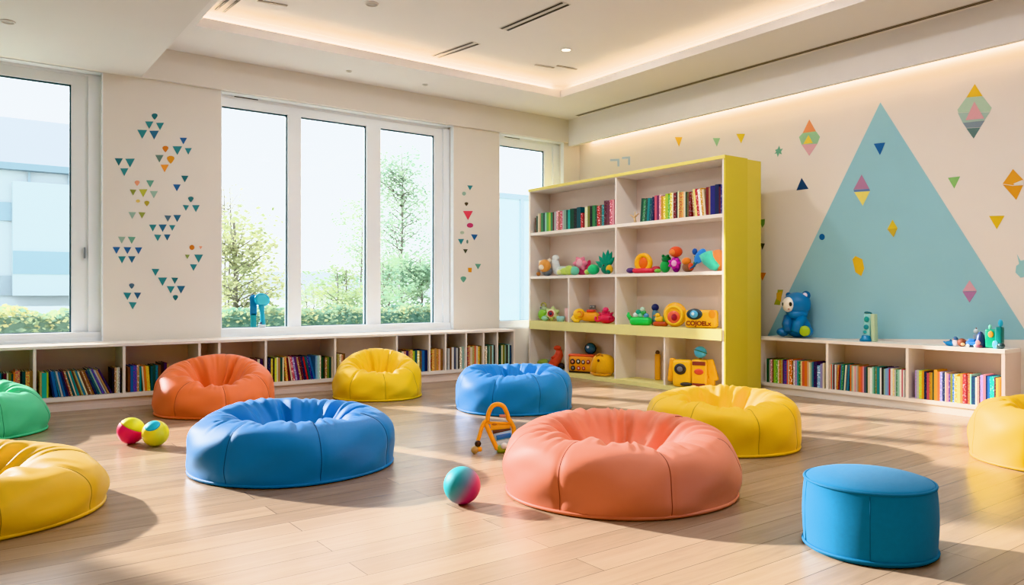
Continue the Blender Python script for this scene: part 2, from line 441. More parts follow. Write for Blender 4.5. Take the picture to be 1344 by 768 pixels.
# ------------------------------------------------------------------ low bookcase under the mural
XS = 6.60
ys0, ys1 = YW(1319, XS), YW(995, XS)
t = thing('mural_bookcase', 'low white three-bay bookcase under the teal triangle mural', 'bookcase', (XS, ys0, 0))
def P2(mb, name, m): return mb.build(name, m, t, (-XS, -ys0, 0))
P2(MB().box((XS - 0.006, ys0, ST - 0.03), (XR - 0.001, ys1, ST)), 'top', M_lam_edge)
P2(MB().box((XR - 0.02, ys0, 0.10), (XR - 0.001, ys1, ST - 0.03)), 'back_panel', M_lam)
P2(MB().box((XS - 0.004, ys0, 0.068), (XR - 0.001, ys1, 0.10)), 'bottom_board', M_lam_edge)
P2(MB().box((XS + 0.012, ys0, 0), (XR - 0.001, ys1, 0.068)), 'plinth', M_lam_edge)
dys = [ys1 - 0.012, YW(1085.5, XS), YW(1190.5, XS), ys0 + 0.012]
for i, y in enumerate(dys):
    P2(MB().box((XS, y - 0.012, 0.10), (XR - 0.02, y + 0.012, ST - 0.03)), 'side_panel' if i in (0, 3) else 'divider', M_lam if i == 3 else M_lam_edge)

# ------------------------------------------------------------------ tall yellow bookcase
XF = 5.95; DP = 0.34
yr, yl = YW(952, XF), YW(694, XF)
ZTOP = 2.31; XB1 = XF + DP
t = thing('tall_bookcase', 'tall mustard yellow free-standing bookcase full of books and toys', 'bookcase', (XF, yr, 0))
def P3(mb, name, m): return mb.build(name, m, t, (-XF, -yr, 0))
P3(MB().box((XF, yr, 0), (XB1, yr + 0.018, ZTOP)), 'side_panel', M_yel_lam)
P3(MB().box((XF, yr + 0.018, 0.03), (XB1 - 0.02, yr + 0.036, ZTOP - 0.032)), 'side_lining', M_lam_edge)
P3(MB().box((XF, yl - 0.03, 0), (XB1, yl, ZTOP)), 'side_panel', M_lam_edge)
P3(MB().box((XF - 0.004, yr + 0.018, ZTOP - 0.032), (XB1, yl - 0.03, ZTOP)), 'top', M_yel_lam)
P3(MB().box((XB1 - 0.02, yr + 0.036, 0.03), (XB1, yl - 0.03, ZTOP - 0.032)), 'back_panel', M_lam)
P3(MB().box((XB1 + 0.014, yr + 0.012, 0), (XB1 + 0.23, yl, ZTOP - 0.006)), 'rear_cabinet', mat('#dccb55', 0.42, 0.03, 4))
P3(MB().box((XF + 0.006, yr + 0.036, ZTOP - 0.040), (XB1 - 0.02, yl - 0.03, ZTOP - 0.032)), 'top_lining', M_lam_edge)
P3(MB().box((XF - 0.010, yr + 0.0, ZTOP - 0.032), (XF - 0.004, yl, ZTOP)), 'top_edge', mat('#e8da7a', 0.45))
ym = YW(808, XF)
z1, z2 = 1.755, 1.205
YT, YBt = 0.645, 0.54
def shelf(z0, z1_, name, m, x0=XF + 0.004): P3(MB().box((x0, yr + 0.036, z0), (XB1 - 0.02, yl - 0.03, z1_)), name, m)
shelf(z1 - 0.035, z1, 'shelf', M_lam_edge); shelf(z2 - 0.032, z2, 'shelf', M_lam_edge)
shelf(YBt, YT, 'apron_shelf', M_yel_edge, XF - 0.012)
shelf(0.0, 0.045, 'base_board', M_yel_edge, XF - 0.012)
def post(px, za, zb): 
    y = YW(px, XF); P3(MB().box((XF + 0.002, y - 0.011, za), (XB1 - 0.02, y + 0.011, zb)), 'divider', M_lam_edge)
post(808, z1, ZTOP - 0.040); post(808, z2, z1 - 0.035); post(808, YT, z2 - 0.032); post(746, YT, z2 - 0.032)
post(741.8, 0.045, YBt); post(807, 0.045, YBt); post(871.8, 0.045, YBt)

# ------------------------------------------------------------------ books
PAL = {
 'white': '#ece8e0', 'cream': '#e3d3b4', 'tan': '#b98f62', 'brown': '#6d4630', 'pale grey': '#b9bab6', 'grey': '#8d9092', 'black': '#23262b',
 'dark green': '#1f4d3a', 'green': '#3d8a4f', 'bright green': '#63b443', 'lime': '#b4c936', 'olive': '#7a7c34', 'sage': '#8fae97', 'mint': '#9fd2bb',
 'teal': '#1f8a8c', 'dark teal': '#12515c', 'turquoise': '#27b5a5', 'blue': '#2465a8', 'pale blue': '#86b3d6', 'navy': '#1b2a52', 'indigo': '#2b2c7c', 'slate': '#4a5d6b',
 'lavender': '#9a93c6', 'purple': '#5a3272', 'plum': '#6e2556', 'magenta': '#bb2d6c', 'pink': '#e49aa2', 'rose': '#cf5a6e', 'red': '#c22b2b', 'dark red': '#7f1d24',
 'maroon': '#5b1a2c', 'coral': '#e2694f', 'orange': '#e27a2a', 'amber': '#e2a129', 'gold': '#cf9a2c', 'yellow': '#e8cf31', 'pale yellow': '#efe48a', 'peach': '#e8b48f'}
BM = [book_mat('book_cover_plain', 'plain'), book_mat('book_cover_banded', 'banded'), book_mat('book_cover_printed', 'print')]
M_pages = mat('#efe6d2', 0.8, 0.05, 40)
def book_mesh():      # unit book: spine towards -y, base at z=0, thickness along x from 0 to 1
    b = MB(); e = 0.12
    b.box((0, 0.02, 0), (e, 1, 1)); b.box((1 - e, 0.02, 0), (1, 1, 1)); b.box((0.0, 0, 0), (1, 0.02, 1))
    return b
_pm = None; _cov = []
def book(t_, d, h, loc, rz, lean, colname, mi, label, group):
    global _pm
    if not _cov:
        for m in BM:
            o = book_mesh().build('book', m); _cov.append(o.data); bpy.data.objects.remove(o)
        o = MB().box((0.12, 0.02, 0.015), (0.88, 0.97, 0.975)).build('pages', M_pages); _pm = o.data; bpy.data.objects.remove(o)
    o = bpy.data.objects.new('book', _cov[mi]); C.objects.link(o)
    o.scale = (t_, d, h); o.location = loc
    o.rotation_euler = (Matrix.Rotation(rz, 4, 'Z') @ Matrix.Rotation(lean, 4, 'Y')).to_euler()
    c_ = lin(PAL[colname]); o.color = c_
    tag(o, label, 'book', group)
    p = bpy.data.objects.new('pages', _pm); C.objects.link(p); p.parent = o
    return o
def parse(s):
    # "name*w/h^lean" : width factor, height factor, lean in degrees
    out = []
    for k in s.split(','):
        k = k.strip(); ln = 0; h = 1; wd = 1
        if '^' in k: k, ln = k.split('^'); ln = float(ln)
        if '/' in k: k, h = k.split('/'); h = float(h)
        if '*' in k: k, wd = k.split('*'); wd = float(wd)
        out.append((k.strip(), float(wd), float(h), ln))
    return out
def row(spec, p0, p1, z, h, d, rz, where, start, group, rnd, pattern=(5, 3, 2)):
    """books from p0 to p1 (points on the shelf line), spines facing the room"""
    R = random.Random(rnd)
    items = parse(spec); p0 = Vector(p0); p1 = Vector(p1); run = (p1 - p0); L = run.length; u = run.normalized()
    R2 = [(R.uniform(0.965, 1.03), R.uniform(0.9, 1.0), R.choices((0, 1, 2), pattern)[0]) for _ in items]
    def outline(th, hh, a):                   # corners of a tilted book standing on its lower corner at x=0
        ux, uz = math.cos(a), -math.sin(a); vx, vz = math.sin(a), math.cos(a)
        z_ = th * math.sin(a) if a > 0 else 0.0
        return [(0, z_), (th * ux, z_ + th * uz), (th * ux + hh * vx, z_ + th * uz + hh * vz), (hh * vx, z_ + hh * vz)]
    def span(poly, zz):
        xs = []
        for i in range(4):
            (xa, za), (xb, zb) = poly[i], poly[(i + 1) % 4]
            if abs(za - zb) < 1e-9:
                if abs(zz - za) < 1e-6: xs += [xa, xb]
            elif min(za, zb) - 1e-9 <= zz <= max(za, zb) + 1e-9: xs.append(xa + (xb - xa) * (zz - za) / (zb - za))
        return (min(xs), max(xs)) if xs else None
    zs = [h * 1.35 * i / 60 for i in range(61)]
    def pack(k):
        right = {}; out = []; end = 0.0
        for (cn, wd, hf, ln), (hv, dv, mi) in zip(items, R2):
            poly = outline(wd * k, h * hf * hv, math.radians(ln))
            zz_ = zs + [p[1] for p in poly]
            x = -min(p[0] for p in poly)
            for z_ in zs:
                sp_ = span(poly, z_)
                if sp_ and z_ in right: x = max(x, right[z_] - sp_[0] + 0.0006)
            x = max(x, (out[-1] if out else 0) - 1)
            for z_ in zs:
                sp_ = span(poly, z_)
                if sp_: right[z_] = max(right.get(z_, -9), x + sp_[1])
            end = max(end, x + max(p[0] for p in poly)); out.append(x)
        return out, end
    lo, hi = 0.001, 0.12
    for _ in range(24):
        k = (lo + hi) / 2
        if pack(k)[1] > L: hi = k
        else: lo = k
    k = lo; xs_, _ = pack(k)
    for i, (cn, wd, hf, ln) in enumerate(items):
        hv, dv, mi = R2[i]; a = math.radians(ln); th = wd * k
        pos = p0 + u * xs_[i] + Vector((0, 0, z + 0.0005 + (th * math.sin(a) if a > 0 else 0.0)))
        lab = '%s %s book, %s %s' % (cn, 'picture' if mi == 2 else 'slim' if wd < 0.8 else 'thick' if wd > 1.5 else 'upright' if abs(ln) < 3 else 'leaning', ordinal(i + 1), where)
        book(th, d * dv, h * hf * hv, pos, rz, a, cn, mi, lab, group)

# bookcase rows: spines face -X, so thickness runs along -Y as seen from the window (rz=-90deg)
RZ = -PI / 2
def bc_row(spec, pa, pb, z, h, where, rnd, X=XF + 0.03, d=0.2, grp=''):
    row(spec, (X, YW(pa, X), 0), (X, YW(pb, X), 0), z, h, d, RZ, where, 1, grp, rnd)
bc_row('brown*.7/.82,dark green*.7/.9,cream*.8,tan*.6,green,dark green*.8,mint*.7,bright green,lime*.8,green*.9,maroon*.7,pale grey*.9,pink*.8,magenta,rose*.8,pale grey*.7,sage*.9,dark green*.8,turquoise*.8,'
       'dark green*1.6/1.05,black*1.2/1.05,dark teal*1.6/1.05,red*.8/.75,dark red*.8/.72,cream*1.1/1.05,olive*.9/1.05,black/1.05,green*1.1/1.05,dark green*.7,red*1.1,brown*.7,teal*.8,maroon/1.18,plum*1.1/1.2,rose*.9/1.2,pink*.7/1.2',
       702, 806, z1, 0.235, 'from the window, top shelf by the window', 1, grp='books on the top shelf, window half')
bc_row('dark green*1.1^5,green^5,dark green^5,teal*.9^5,dark teal^4,navy^4,rose*1.1/1.08,plum/1.1,pink*.8/1.08,gold,yellow*.9,lime*1.2/1.05,bright green*.9,yellow*.8/1.08,cream*.6/1.1,dark red*1.2/1.1,black*.6/1.1,cream*.6/1.1,red*1.2/1.08,coral*.7/1.08,'
       'cream*.8/1.06,dark green*.6/1.06,brown*.8,dark red/1.05,tan*.7^-7,pale yellow*.8/1.12^-7,red/1.12^-7,white*.9/1.12^-7,gold*.8/1.1^-7,cream*.7/1.1^-7,dark red*1.1/1.15,tan*.6/1.1,indigo*1.8/1.18,navy*1.5/1.17,maroon*.7/1.1,indigo*.9/1.12',
       840, 949, z1, 0.245, 'from the divider, top shelf by the mural', 2, grp='books on the top shelf, mural half')
# mural bookcase: same facing
XM = XS + 0.02
def mr(spec, pa, pb, where, rnd, grp):
    row(spec, (XM, YW(pa, XM), 0), (XM, YW(pb, XM), 0), 0.1005, 0.235, 0.19, RZ, where, 1, grp, rnd, (5, 3, 3))
mr('white*.5,dark green*1.3,pale grey*.8,pink*.9,brown*.8,lime,bright green*1.1,cream*.7,red,tan*.8,purple*.7,blue*1.4/.95,coral*.6,cream*.6/1.03,orange*1.6/1.04,brown*.6,white*.6,lavender*1.2,turquoise*.7,green*1.1,peach*.7,coral*1.2,orange*1.3,peach*.8,cream*.8,sage*.8,teal*.7,navy*1.8,pale blue*1.4/.9,lavender*1.1,cream*.9',
   1005, 1082, 'in the first bay from the yellow bookcase', 3, 'books in the first bay under the mural')
mr('cream*.7,coral*.6,sage*.6,maroon*.9,white*.8,red*.9/.95^4,dark red/.95^4,teal*.7^4,green*.9^4,dark teal*.8^4,cream*.8^4,slate*.8^4,teal*.9^4,orange*.8,sage*.6,cream,pink*.8,pale grey*.8,tan*.8,orange*.9,coral*1.1,pink*.7,slate*1.2,dark green*.8,cream*1.1,white*1.2/.95,mint*.8,green*.9,olive*.7,teal*1.6,white*.9,black*1.1,sage*.8,pale blue*1.2,lavender*.6,red*.8,white*1.1,peach*.9,pale grey*.8,green*.6,mint*1.1,white,rose*.6,white*.8',
   1089, 1187, 'in the middle bay under the mural', 4, 'books in the middle bay under the mural')
mr('lavender*.8,pale grey*1.2,yellow*1.5/1.05,amber*1.2,navy*1.4,rose*1.2/.95,red*.6,gold*1.1,dark green*.7,amber*1.8/1.06,orange*1.2,lavender*1.2,navy*1.4,cream*.6,pink*1.1,purple*.9,olive*1.1/1.03,blue*.9,yellow*1.2,pale yellow*1.6/.95,amber*1.1,red*1.6,dark red,red*.9,mint*.6,dark teal*1.9/.96,white*.8/.95,pink*.9/.95,maroon*.6,lavender*1.3,pink*1.1/1.05,navy*.8/1.04,blue*1.1,turquoise*2/1.03,maroon*.8,yellow*1.1/.95,gold*.9',
   1201, 1313, 'in the farthest bay from the yellow bookcase', 5, 'books in the third bay under the mural')
# window bookcase: spines face -Y
YK = YS + 0.03
def wr(spec, pa, pb, h, where, rnd, grp, d=0.24):
    row(spec, (XW(pa, YK), YK, 0), (XW(pb, YK), YK, 0), SB + 0.0005, h, d, 0, where, 1, grp, rnd, (4, 2, 4))
wr('mint*1.2/.85,lime*.9/.85,cream*1.2/.9,teal,black*.7,maroon*1.2,cream*.6,olive,dark green*.8,orange*.7/1.05,rose*1.7/1.08,black*.9/1.05,dark green*1.2/1.05,coral*1.5/1.03,tan*1.2/1.03', -14, 43, 0.22, 'in the bay behind the mint beanbag', 6, 'books in the bay behind the mint beanbag')
wr('tan*1.1,turquoise*2.4/.98,lime*.9,navy^-9,blue*1.5^-9,teal*.9^-11,pale grey*.9^-12,blue*1.1^-13,navy*1.1^-14,maroon*.9^-15,tan*.9^-15,dark teal^-16,cream*.7^-16,teal*1.1^-17,brown*.9^-17,tan*.8^-18,teal*1.1^-18,cream*.8^-19,brown*1.2^-19,tan*.8^-20,dark red^-20,navy*1.1^-21,dark teal*1.2/1.06^-22,sage*.8/1.06^-22,blue*1.1/1.06^-23,pale grey*.8/1.07^-24,tan*1.1/1.07^-25,navy*1.2/1.09^-26,black*1.2/1.02,tan*1.1,cream*.7,pale grey*1.1,black*.9', 52, 159.5, 0.22,
   'along the bay of leaning books', 7, 'books in the bay of leaning books')
wr('brown*1.1,blue*1.3,blue*1.6,tan*1.1/1.05,teal*.9,cream*.8^-4,orange*1.1^-4,amber*1.4^-4,dark teal*1.1,dark green*1.3,teal*1.1,brown*1.3,black*1.6/1.05,navy*1.2/1.05,tan*1.1', 168, 222, 0.225, 'in the bay beside the orange beanbag', 8, 'books in the bay beside the orange beanbag')
wr('dark red*1.2,brown,maroon,cream*.8,navy', 325, 345, 0.23, 'in the bay behind the orange beanbag', 9, 'books in the bay behind the orange beanbag')
wr('navy*1.3,amber*.8,black*.9,yellow*.9,cream*.6,tan,dark green*1.1,cream*.7,coral^-5,maroon*.9^-7,cream*.7^-8,rose^-9,lavender*.9^-10,purple*1.1^-10,tan*.8^-11,maroon*1.1^-11,navy*1.1^-12,red*.7^-12,dark teal*1.1^-13,indigo^-13,blue*.9^-14,pale blue*.9,mint*1.1,cream*.7,dark green*1.1/.95,black*.9/.95,tan/.93,olive/.93,dark green*1.2/.93,cream*.8/.93', 352, 437, 0.235, 'in the bay between the orange and yellow beanbags', 10, 'books in the bay between the orange and yellow beanbags')
wr('tan,cream,rose*.8,brown', 443, 453, 0.24, 'in the bay behind the yellow beanbag', 11, 'books in the bay behind the yellow beanbag')
wr('dark green,cream*.8,rose*.9,navy,tan*.7,coral,lime*.8,dark teal,pale yellow*.9,brown,blue*1.1,navy*1.2', 524, 561, 0.24, 'in the bay just past the yellow beanbag', 12, 'books in the bay past the yellow beanbag')
wr('coral*1.1,tan,red,peach*.9,dark red', 567, 581, 0.245, 'in the narrow reddish bay', 13, 'books in the narrow reddish bay')
wr('pale grey,brown*.8,white,slate,pale grey*.9,black*.7,cream,sage', 587.5, 609, 0.25, 'in the bay of pale grey books', 14, 'books in the bay of pale grey books')
wr('rose,cream*1.1,tan,coral*.8,cream,orange*.8,brown', 614.5, 632, 0.25, 'in the bay of warm cream books', 15, 'books in the bay of warm cream books')
wr('cream,dark green*.9,sage,brown*.8,mint,black*.8', 637, 649.5, 0.25, 'in the last bay but one before the corner', 16, 'books in the last bay but one before the corner')
wr('dark green,cream*.8,olive,sage*.9,black,mint*.8,dark teal', 655.5, 671, 0.25, 'in the last bay before the corner', 17, 'books in the last bay before the corner')

# ------------------------------------------------------------------ beanbags
def catmull(pts, n):
    out = []; m = len(pts)
    for i in range(m - 1):
        p0 = pts[max(i-1, 0)]; p1 = pts[i]; p2 = pts[i+1]; p3 = pts[min(i+2, m-1)]
        for k in range(n):
            t = k / n
            out.append(tuple(0.5 * (2*b + (-a + c)*t + (2*a - 5*b + 4*c - d)*t*t + (-a + 3*b - 3*c + d)*t**3) for a, b, c, d in zip(p0, p1, p2, p3)))
    out.append(pts[-1]); return out
DONUT = [(0, 0), (.6, 0), (.93, 0), (.972, .02), (.984, .08), (1.0, .3), (1.0, .5), (.975, .70), (.92, .86), (.84, .955), (.74, 1.0), (.65, .985), (.57, .90), (.50, .76), (.42, .60), (.32, .48), (.18, .42), (0, .40)]
NEST = [(0, 0), (.6, 0), (.92, 0), (.965, .02), (.98, .08), (1, .3), (.99, .5), (.955, .70), (.89, .86), (.80, .96), (.69, 1.0), (.59, .97), (.50, .87), (.42, .72), (.34, .57), (.24, .44), (.12, .37), (0, .35)]
def smooth(a, b, x):
    t = max(0, min(1, (x - a) / (b - a))); return t * t * (3 - 2 * t)
def beanbag(label, loc, R, H, col, seam, rz=0, prof=DONUT, tilt=0.0, nseam=8, seed=1, creases=26, amp=0.026, hole=(0, 0), pipe=None, squash=1.0, rough=0.55, back_lean=0.0, group=None):
    rng = random.Random(seed)
    pr = catmull(prof, 7); NS = len(pr); NT = 224
    cr = [(2 * PI * (i + rng.uniform(-0.4, 0.4)) / creases, rng.uniform(0.025, 0.055), rng.uniform(0.25, 1.0), rng.uniform(0.0, 1.0)) for i in range(creases)]
    nf = max(6, creases // 4)
    fo = [(2 * PI * (i + rng.uniform(-0.35, 0.35)) / nf, rng.uniform(0.10, 0.22), rng.uniform(0.5, 1.0)) for i in range(nf)]
    sa = [2 * PI * (i + 0.5) / nseam + rng.uniform(-0.06, 0.06) for i in range(nseam)]
    ph = [rng.uniform(0, 6.28) for _ in range(8)]
    def dang(a, b): return (a - b + PI) % (2 * PI) - PI
    def base(th, s):
        r, z = s
        x = r * math.cos(th); y = r * math.sin(th)
        zz = z * (1 + tilt * y + 0.025 * math.sin(2 * th + ph[0]) + 0.02 * math.sin(3 * th + ph[1]))
        w = 1 - smooth(0.15, 0.75, r)
        up = smooth(0.3, 0.9, z)
        x = x + hole[0] * w * up; y = y * squash + hole[1] * w * up + back_lean * up * z
        rr = 1 + 0.012 * math.sin(3 * th + ph[2]) + 0.008 * math.sin(5 * th + ph[3])
        return Vector((x * R * rr, y * R * rr, zz * H))
    P = []
    for i, s in enumerate(pr):
        r, z = s; u = i / (NS - 1)
        row_ = []
        for j in range(NT):
            th = 2 * PI * j / NT
            p = base(th, s)
            # outward direction of the profile
            a = pr[max(i-1, 0)]; b = pr[min(i+1, NS-1)]
            tr, tz = (b[0]-a[0]) * R, (b[1]-a[1]) * H; l = math.hypot(tr, tz) or 1
            nr, nz = tz / l, -tr / l
            n = Vector((nr * math.cos(th), nr * math.sin(th), nz))
            d = 0.0
            if u > 0.40:
                for (a0, w0, s0, reach) in cr:          # short puckers over the rim
                    q = dang(th, a0) / w0
                    if abs(q) < 3.2:
                        rim = smooth(0.57 - 0.13 * reach, 0.60, u) * (1 - smooth(0.64, 0.80, u))
                        d += -amp * 0.55 * s0 * rim * (math.exp(-q * q) - 0.5 * math.exp(-(abs(q) - 1.7) ** 2 * 1.4))
                for (a0, w0, s0) in fo:                  # broad folds running down into the hollow
                    q = dang(th, a0) / w0
                    if abs(q) < 3.2:
                        inn = smooth(0.55, 0.70, u) * (1 - smooth(0.88, 0.99, u))
                        d += -amp * 2.0 * s0 * inn * (math.exp(-q * q * 1.6) - 0.5 * math.exp(-(abs(q) - 1.5) ** 2 * 1.6))
            for a0 in sa:
                q = dang(th, a0) / 0.03
                if abs(q) < 3: d += -0.006 * math.exp(-q * q) * smooth(0.2, 0.26, u) * (1 - smooth(0.62, 0.72, u))
            side = smooth(0.2, 0.28, u) * (1 - smooth(0.45, 0.56, u))
            d += side * 0.006 * (math.sin(5 * th + ph[4] + 6 * z) + 0.6 * math.sin(9 * th + ph[5] - 9 * z))
            row_.append(p + n * d)
        P.append(row_)
    b = MB(); vs = [p for r_ in P for p in r_]; fs = []
    for i in range(NS - 1):
        for j in range(NT):
            fs.append((i * NT + j, i * NT + (j + 1) % NT, (i + 1) * NT + (j + 1) % NT, (i + 1) * NT + j))
    b.add(vs, fs, True)
    t = thing('beanbag', label, 'beanbag', loc, rz, group)
    cov = mat(col, rough, 0.035, 5, 0.06, 420, sheen=0.12)
    b.build('cover', cov, t)
    i0 = next(i for i in range(NS) if pr[i][0] > 0.9 and pr[i][1] > 0.06); i1 = int(NS * 0.62)
    sm = mat(seam, 0.7)
    for a0 in sa:
        j = int(round((a0 % (2 * PI)) / (2 * PI) * NT)) % NT
        pts = [P[i][j] for i in range(i0, i1)]
        MB().tube(pts, 0.0022, 6).build('seam', sm, t)
    ib = next(i for i in range(NS) if pr[i][0] > 0.968)
    ring = [Vector((p.x * 1.008, p.y * 1.008, max(p.z, 0.012))) for p in P[ib][::2]]
    MB().tube(ring, 0.009, 8, closed=True).build('base_piping', mat(pipe or col, 0.5, 0.03), t)
    return t
def face(p):     # rotation that turns a beanbag's front (-y) towards the viewer
    return math.atan2(p.y, p.x) - PI / 2
def bag(px, D, *a, turn=0.0, **k):
    p = at_depth(px, D); label, R, H, col, seam = a
    return beanbag(label, p, R, H, col, seam, rz=face(p) + turn, **k)
bag(812, 3.91, 'large coral pouf-shaped beanbag beside the teal and pink ball', 0.585, 0.315, '#e08360', '#8f3f2c', nseam=7, seed=3, tilt=0.10, hole=(0.03, 0.06), turn=0.25)
bag(384, 4.46, 'large blue pouf-shaped beanbag in front of the orange one', 0.58, 0.31, '#0f7abf', '#0a3f6c', nseam=7, seed=8, tilt=0.05, hole=(0.05, 0.06), creases=30)
bag(674, 6.65, 'blue round beanbag in front of the yellow bookcase', 0.505, 0.335, '#1b80c4', '#114c7c', nseam=8, seed=12, tilt=0.08, hole=(0.0, 0.03), creases=22)
bag(948, 5.10, 'bright yellow pouf-shaped beanbag behind the coral one', 0.50, 0.315, '#edc006', '#b08a10', nseam=8, seed=15, tilt=0.10, hole=(-0.05, 0.05), creases=26)
bag(1396, 4.50, 'yellow beanbag cut off by the photo edge beside the low white bookcase', 0.48, 0.345, '#e9bd06', '#b08c12', nseam=8, seed=19, tilt=0.08, hole=(-0.02, 0.03), creases=24)
bag(283, 6.46, 'orange nest-shaped beanbag with a high back against the window bookcase', 0.48, 0.35, '#e9763e', '#9c4024', nseam=7, seed=23, prof=NEST, tilt=0.42, hole=(0.04, -0.14), creases=16, amp=0.022)
bag(496, 7.38, 'golden yellow nest-shaped beanbag with a high back below the wide window', 0.425, 0.335, '#ecc004', '#a88408', nseam=7, seed=27, prof=NEST, tilt=0.40, hole=(0.06, -0.14), creases=14, amp=0.018)
bag(-56, 3.46, 'yellow low lounger beanbag cut off in the near corner of the floor', 0.61, 0.24, '#e3b40a', '#9c7a0e', nseam=8, seed=31, prof=NEST, tilt=0.12, hole=(0.0, 0.0), creases=10, turn=0.6)
bag(-46, 5.40, 'mint green beanbag half cut off in front of the window bookcase', 0.50, 0.345, '#55c890', '#2f8560', nseam=8, seed=35, prof=NEST, tilt=0.22, hole=(0.0, -0.04), creases=10, turn=0.9)

# round stool
p = at_depth(1140, 3.0)
t = thing('pouf_stool', 'short cylindrical blue fabric stool nearest the viewer', 'stool', p, face(p))
fb = mat('#0f7aa8', 0.85, 0.10, 60, 0.25, 700, sheen=0.15, name='blue_woven_fabric')
R_, H_ = 0.240, 0.268
MB().lathe(catmull([(0, 0), (0.2, 0), (R_ - 0.012, 0.0), (R_ - 0.002, 0.02), (R_ + 0.004, 0.12), (R_ + 0.002, 0.2), (R_ - 0.004, H_ - 0.012), (R_ - 0.008, H_)], 5), seg=96).build('side_cover', fb, t)
MB().lathe(catmull([(R_ - 0.008, H_ - 0.004), (R_ - 0.02, H_ + 0.008), (R_ - 0.07, H_ + 0.021), (0.1, H_ + 0.027), (0.0001, H_ + 0.028)], 6), seg=96).build('seat_pad', fb, t)
pp = mat('#0d6c95', 0.7)
MB().torus((0, 0, H_ - 0.003), R_ - 0.005, 0.006, seg=96).build('top_piping', pp, t)
MB().torus((0, 0, 0.016), R_ + 0.000, 0.007, seg=96).build('base_piping', pp, t)
for a in (-PI / 2 + 0.02, -PI / 2 - 1.2, PI / 2 - 0.5):
    MB().tube([((R_ + 0.0035 * s) * math.cos(a), (R_ + 0.0035 * s) * math.sin(a), z) for z, s in ((0.02, 0), (0.12, 1), (0.2, 0.6), (H_ - 0.012, -1))], 0.002, 6).build('seam', mat('#0f5f82', 0.8), t)

# ------------------------------------------------------------------ balls
def grad_mat():
    m = bpy.data.materials.new('two_tone_rubber'); m.use_nodes = True
    nt = m.node_tree; N = nt.nodes; L = nt.links; b = N['Principled BSDF']; b.inputs['Roughness'].default_value = 0.5
    tc = N.new('ShaderNodeTexCoord'); mp = N.new('ShaderNodeMapping'); mp.inputs['Rotation'].default_value = (0, -0.55, 0.0)
    sp = N.new('ShaderNodeSeparateXYZ'); cr = N.new('ShaderNodeValToRGB')
    L.new(tc.outputs['Object'], mp.inputs[0]); L.new(mp.outputs[0], sp.inputs[0])
    mr_ = N.new('ShaderNodeMapRange'); mr_.inputs['From Min'].default_value = -0.075; mr_.inputs['From Max'].default_value = 0.085
    L.new(sp.outputs['X'], mr_.inputs['Value']); L.new(mr_.outputs[0], cr.inputs[0])
    e = cr.color_ramp.elements; e[0].position = 0.2; e[0].color = lin('#37a3ab'); e[1].position = 0.75; e[1].color = lin('#c24a7c')
    x = e.new(0.45); x.color = lin('#6b8aa0')
    L.new(cr.outputs[0], b.inputs['Base Color']); return m
p = at_depth(606.5, 3.62, 0.0875)
o = MB().ell((0, 0, 0), 0.0875, seg=48, rings=28).build('play_ball', grad_mat(), None, p); o.rotation_euler = (0, 0, face(p))
tag(o, 'rubber ball shading from teal to pink beside the coral beanbag', 'ball')
def cap_ball(px, D, r, c1, c2, tilt, label, cap_ang):
    p = at_depth(px, D, r); t = thing('soft_ball', label, 'ball', p, face(p))
    t.rotation_euler = (tilt[0], tilt[1], face(p))
    prof = [(r * math.sin(PI * i / 26), r * math.cos(PI * i / 26)) for i in range(27)]
    k = int(26 * cap_ang / PI)
    MB().lathe([(x, z) for x, z in prof[k:]][:-1] + [(1e-5, -r)], seg=40).build('body', mat(c1, 0.4), t)
    MB().lathe([(1e-5, r * 1.003)] + [(x * 1.004, z * 1.004) for x, z in prof[1:k + 1]], seg=40).build('panel', mat(c2, 0.4), t)
    return t
cap_ball(172, 5.06, 0.086, '#e02a62', '#d8d62a', (0.15, 0.45), 'pink ball with a lime yellow cap on the floor', 1.25)
tb = cap_ball(204, 4.98, 0.083, '#e6d42a', '#35b4c8', (0.55, -0.3), 'yellow ball with a turquoise patch on the floor', 0.72)

# ------------------------------------------------------------------ toy helper
def toy(name, label, cat, loc, rz, parts, group=None):
    loc = Vector(loc); sc_ = Vector((1, 1, 1))
    if rz == RZT and loc.x < XR - 0.5:            # bookcase toys stand turned a little towards the room's middle
        rz = RZT + 0.38; sc_ = Vector((1.22, 1.0, 1.1))
    lo_ = min(v.z * sc_.z for q in parts for v in q[1].v)
    t = thing(name, label, cat, loc, rz, group)
    for q in parts:
        q[1].v = [Vector((v.x * sc_.x, v.y * sc_.y, v.z * sc_.z - lo_ + 0.0008)) for v in q[1].v]
        q[1].build(q[0], q[2], t)
    return t
RZT = -PI / 2
def pl(c, rough=0.35): return mat(c, rough, 0.05, 30, coat=0.3 if rough < 0.4 else 0)
def plush(c): return mat(c, 0.9, 0.1, 60, 0.4, 300, sheen=0.4)
def leaf(mb, base, tip, wdt, thick=0.008, n=7):        # pointed petal or spike
    base = Vector(base); tip = Vector(tip)
    pts = [base.lerp(tip, i / (n - 1)) for i in range(n)]
    mb.tube(pts, [max(0.0015, wdt * math.sin(PI * (0.18 + 0.82 * i / (n - 1))) ** 0.9) for i in range(n)], 10)
FX = PI / 2     # toys on shelves face -X: their local +x runs towards -Y (towards the mural end), local -y faces the room
def on_shelf(px, z, X=XF + 0.10):
    return (X, YW(px, X), z)
def mpp(px, X=XF + 0.10):   # metres per pixel there
    a, b = ray(px); return (X / a) / F
RZT = -PI / 2

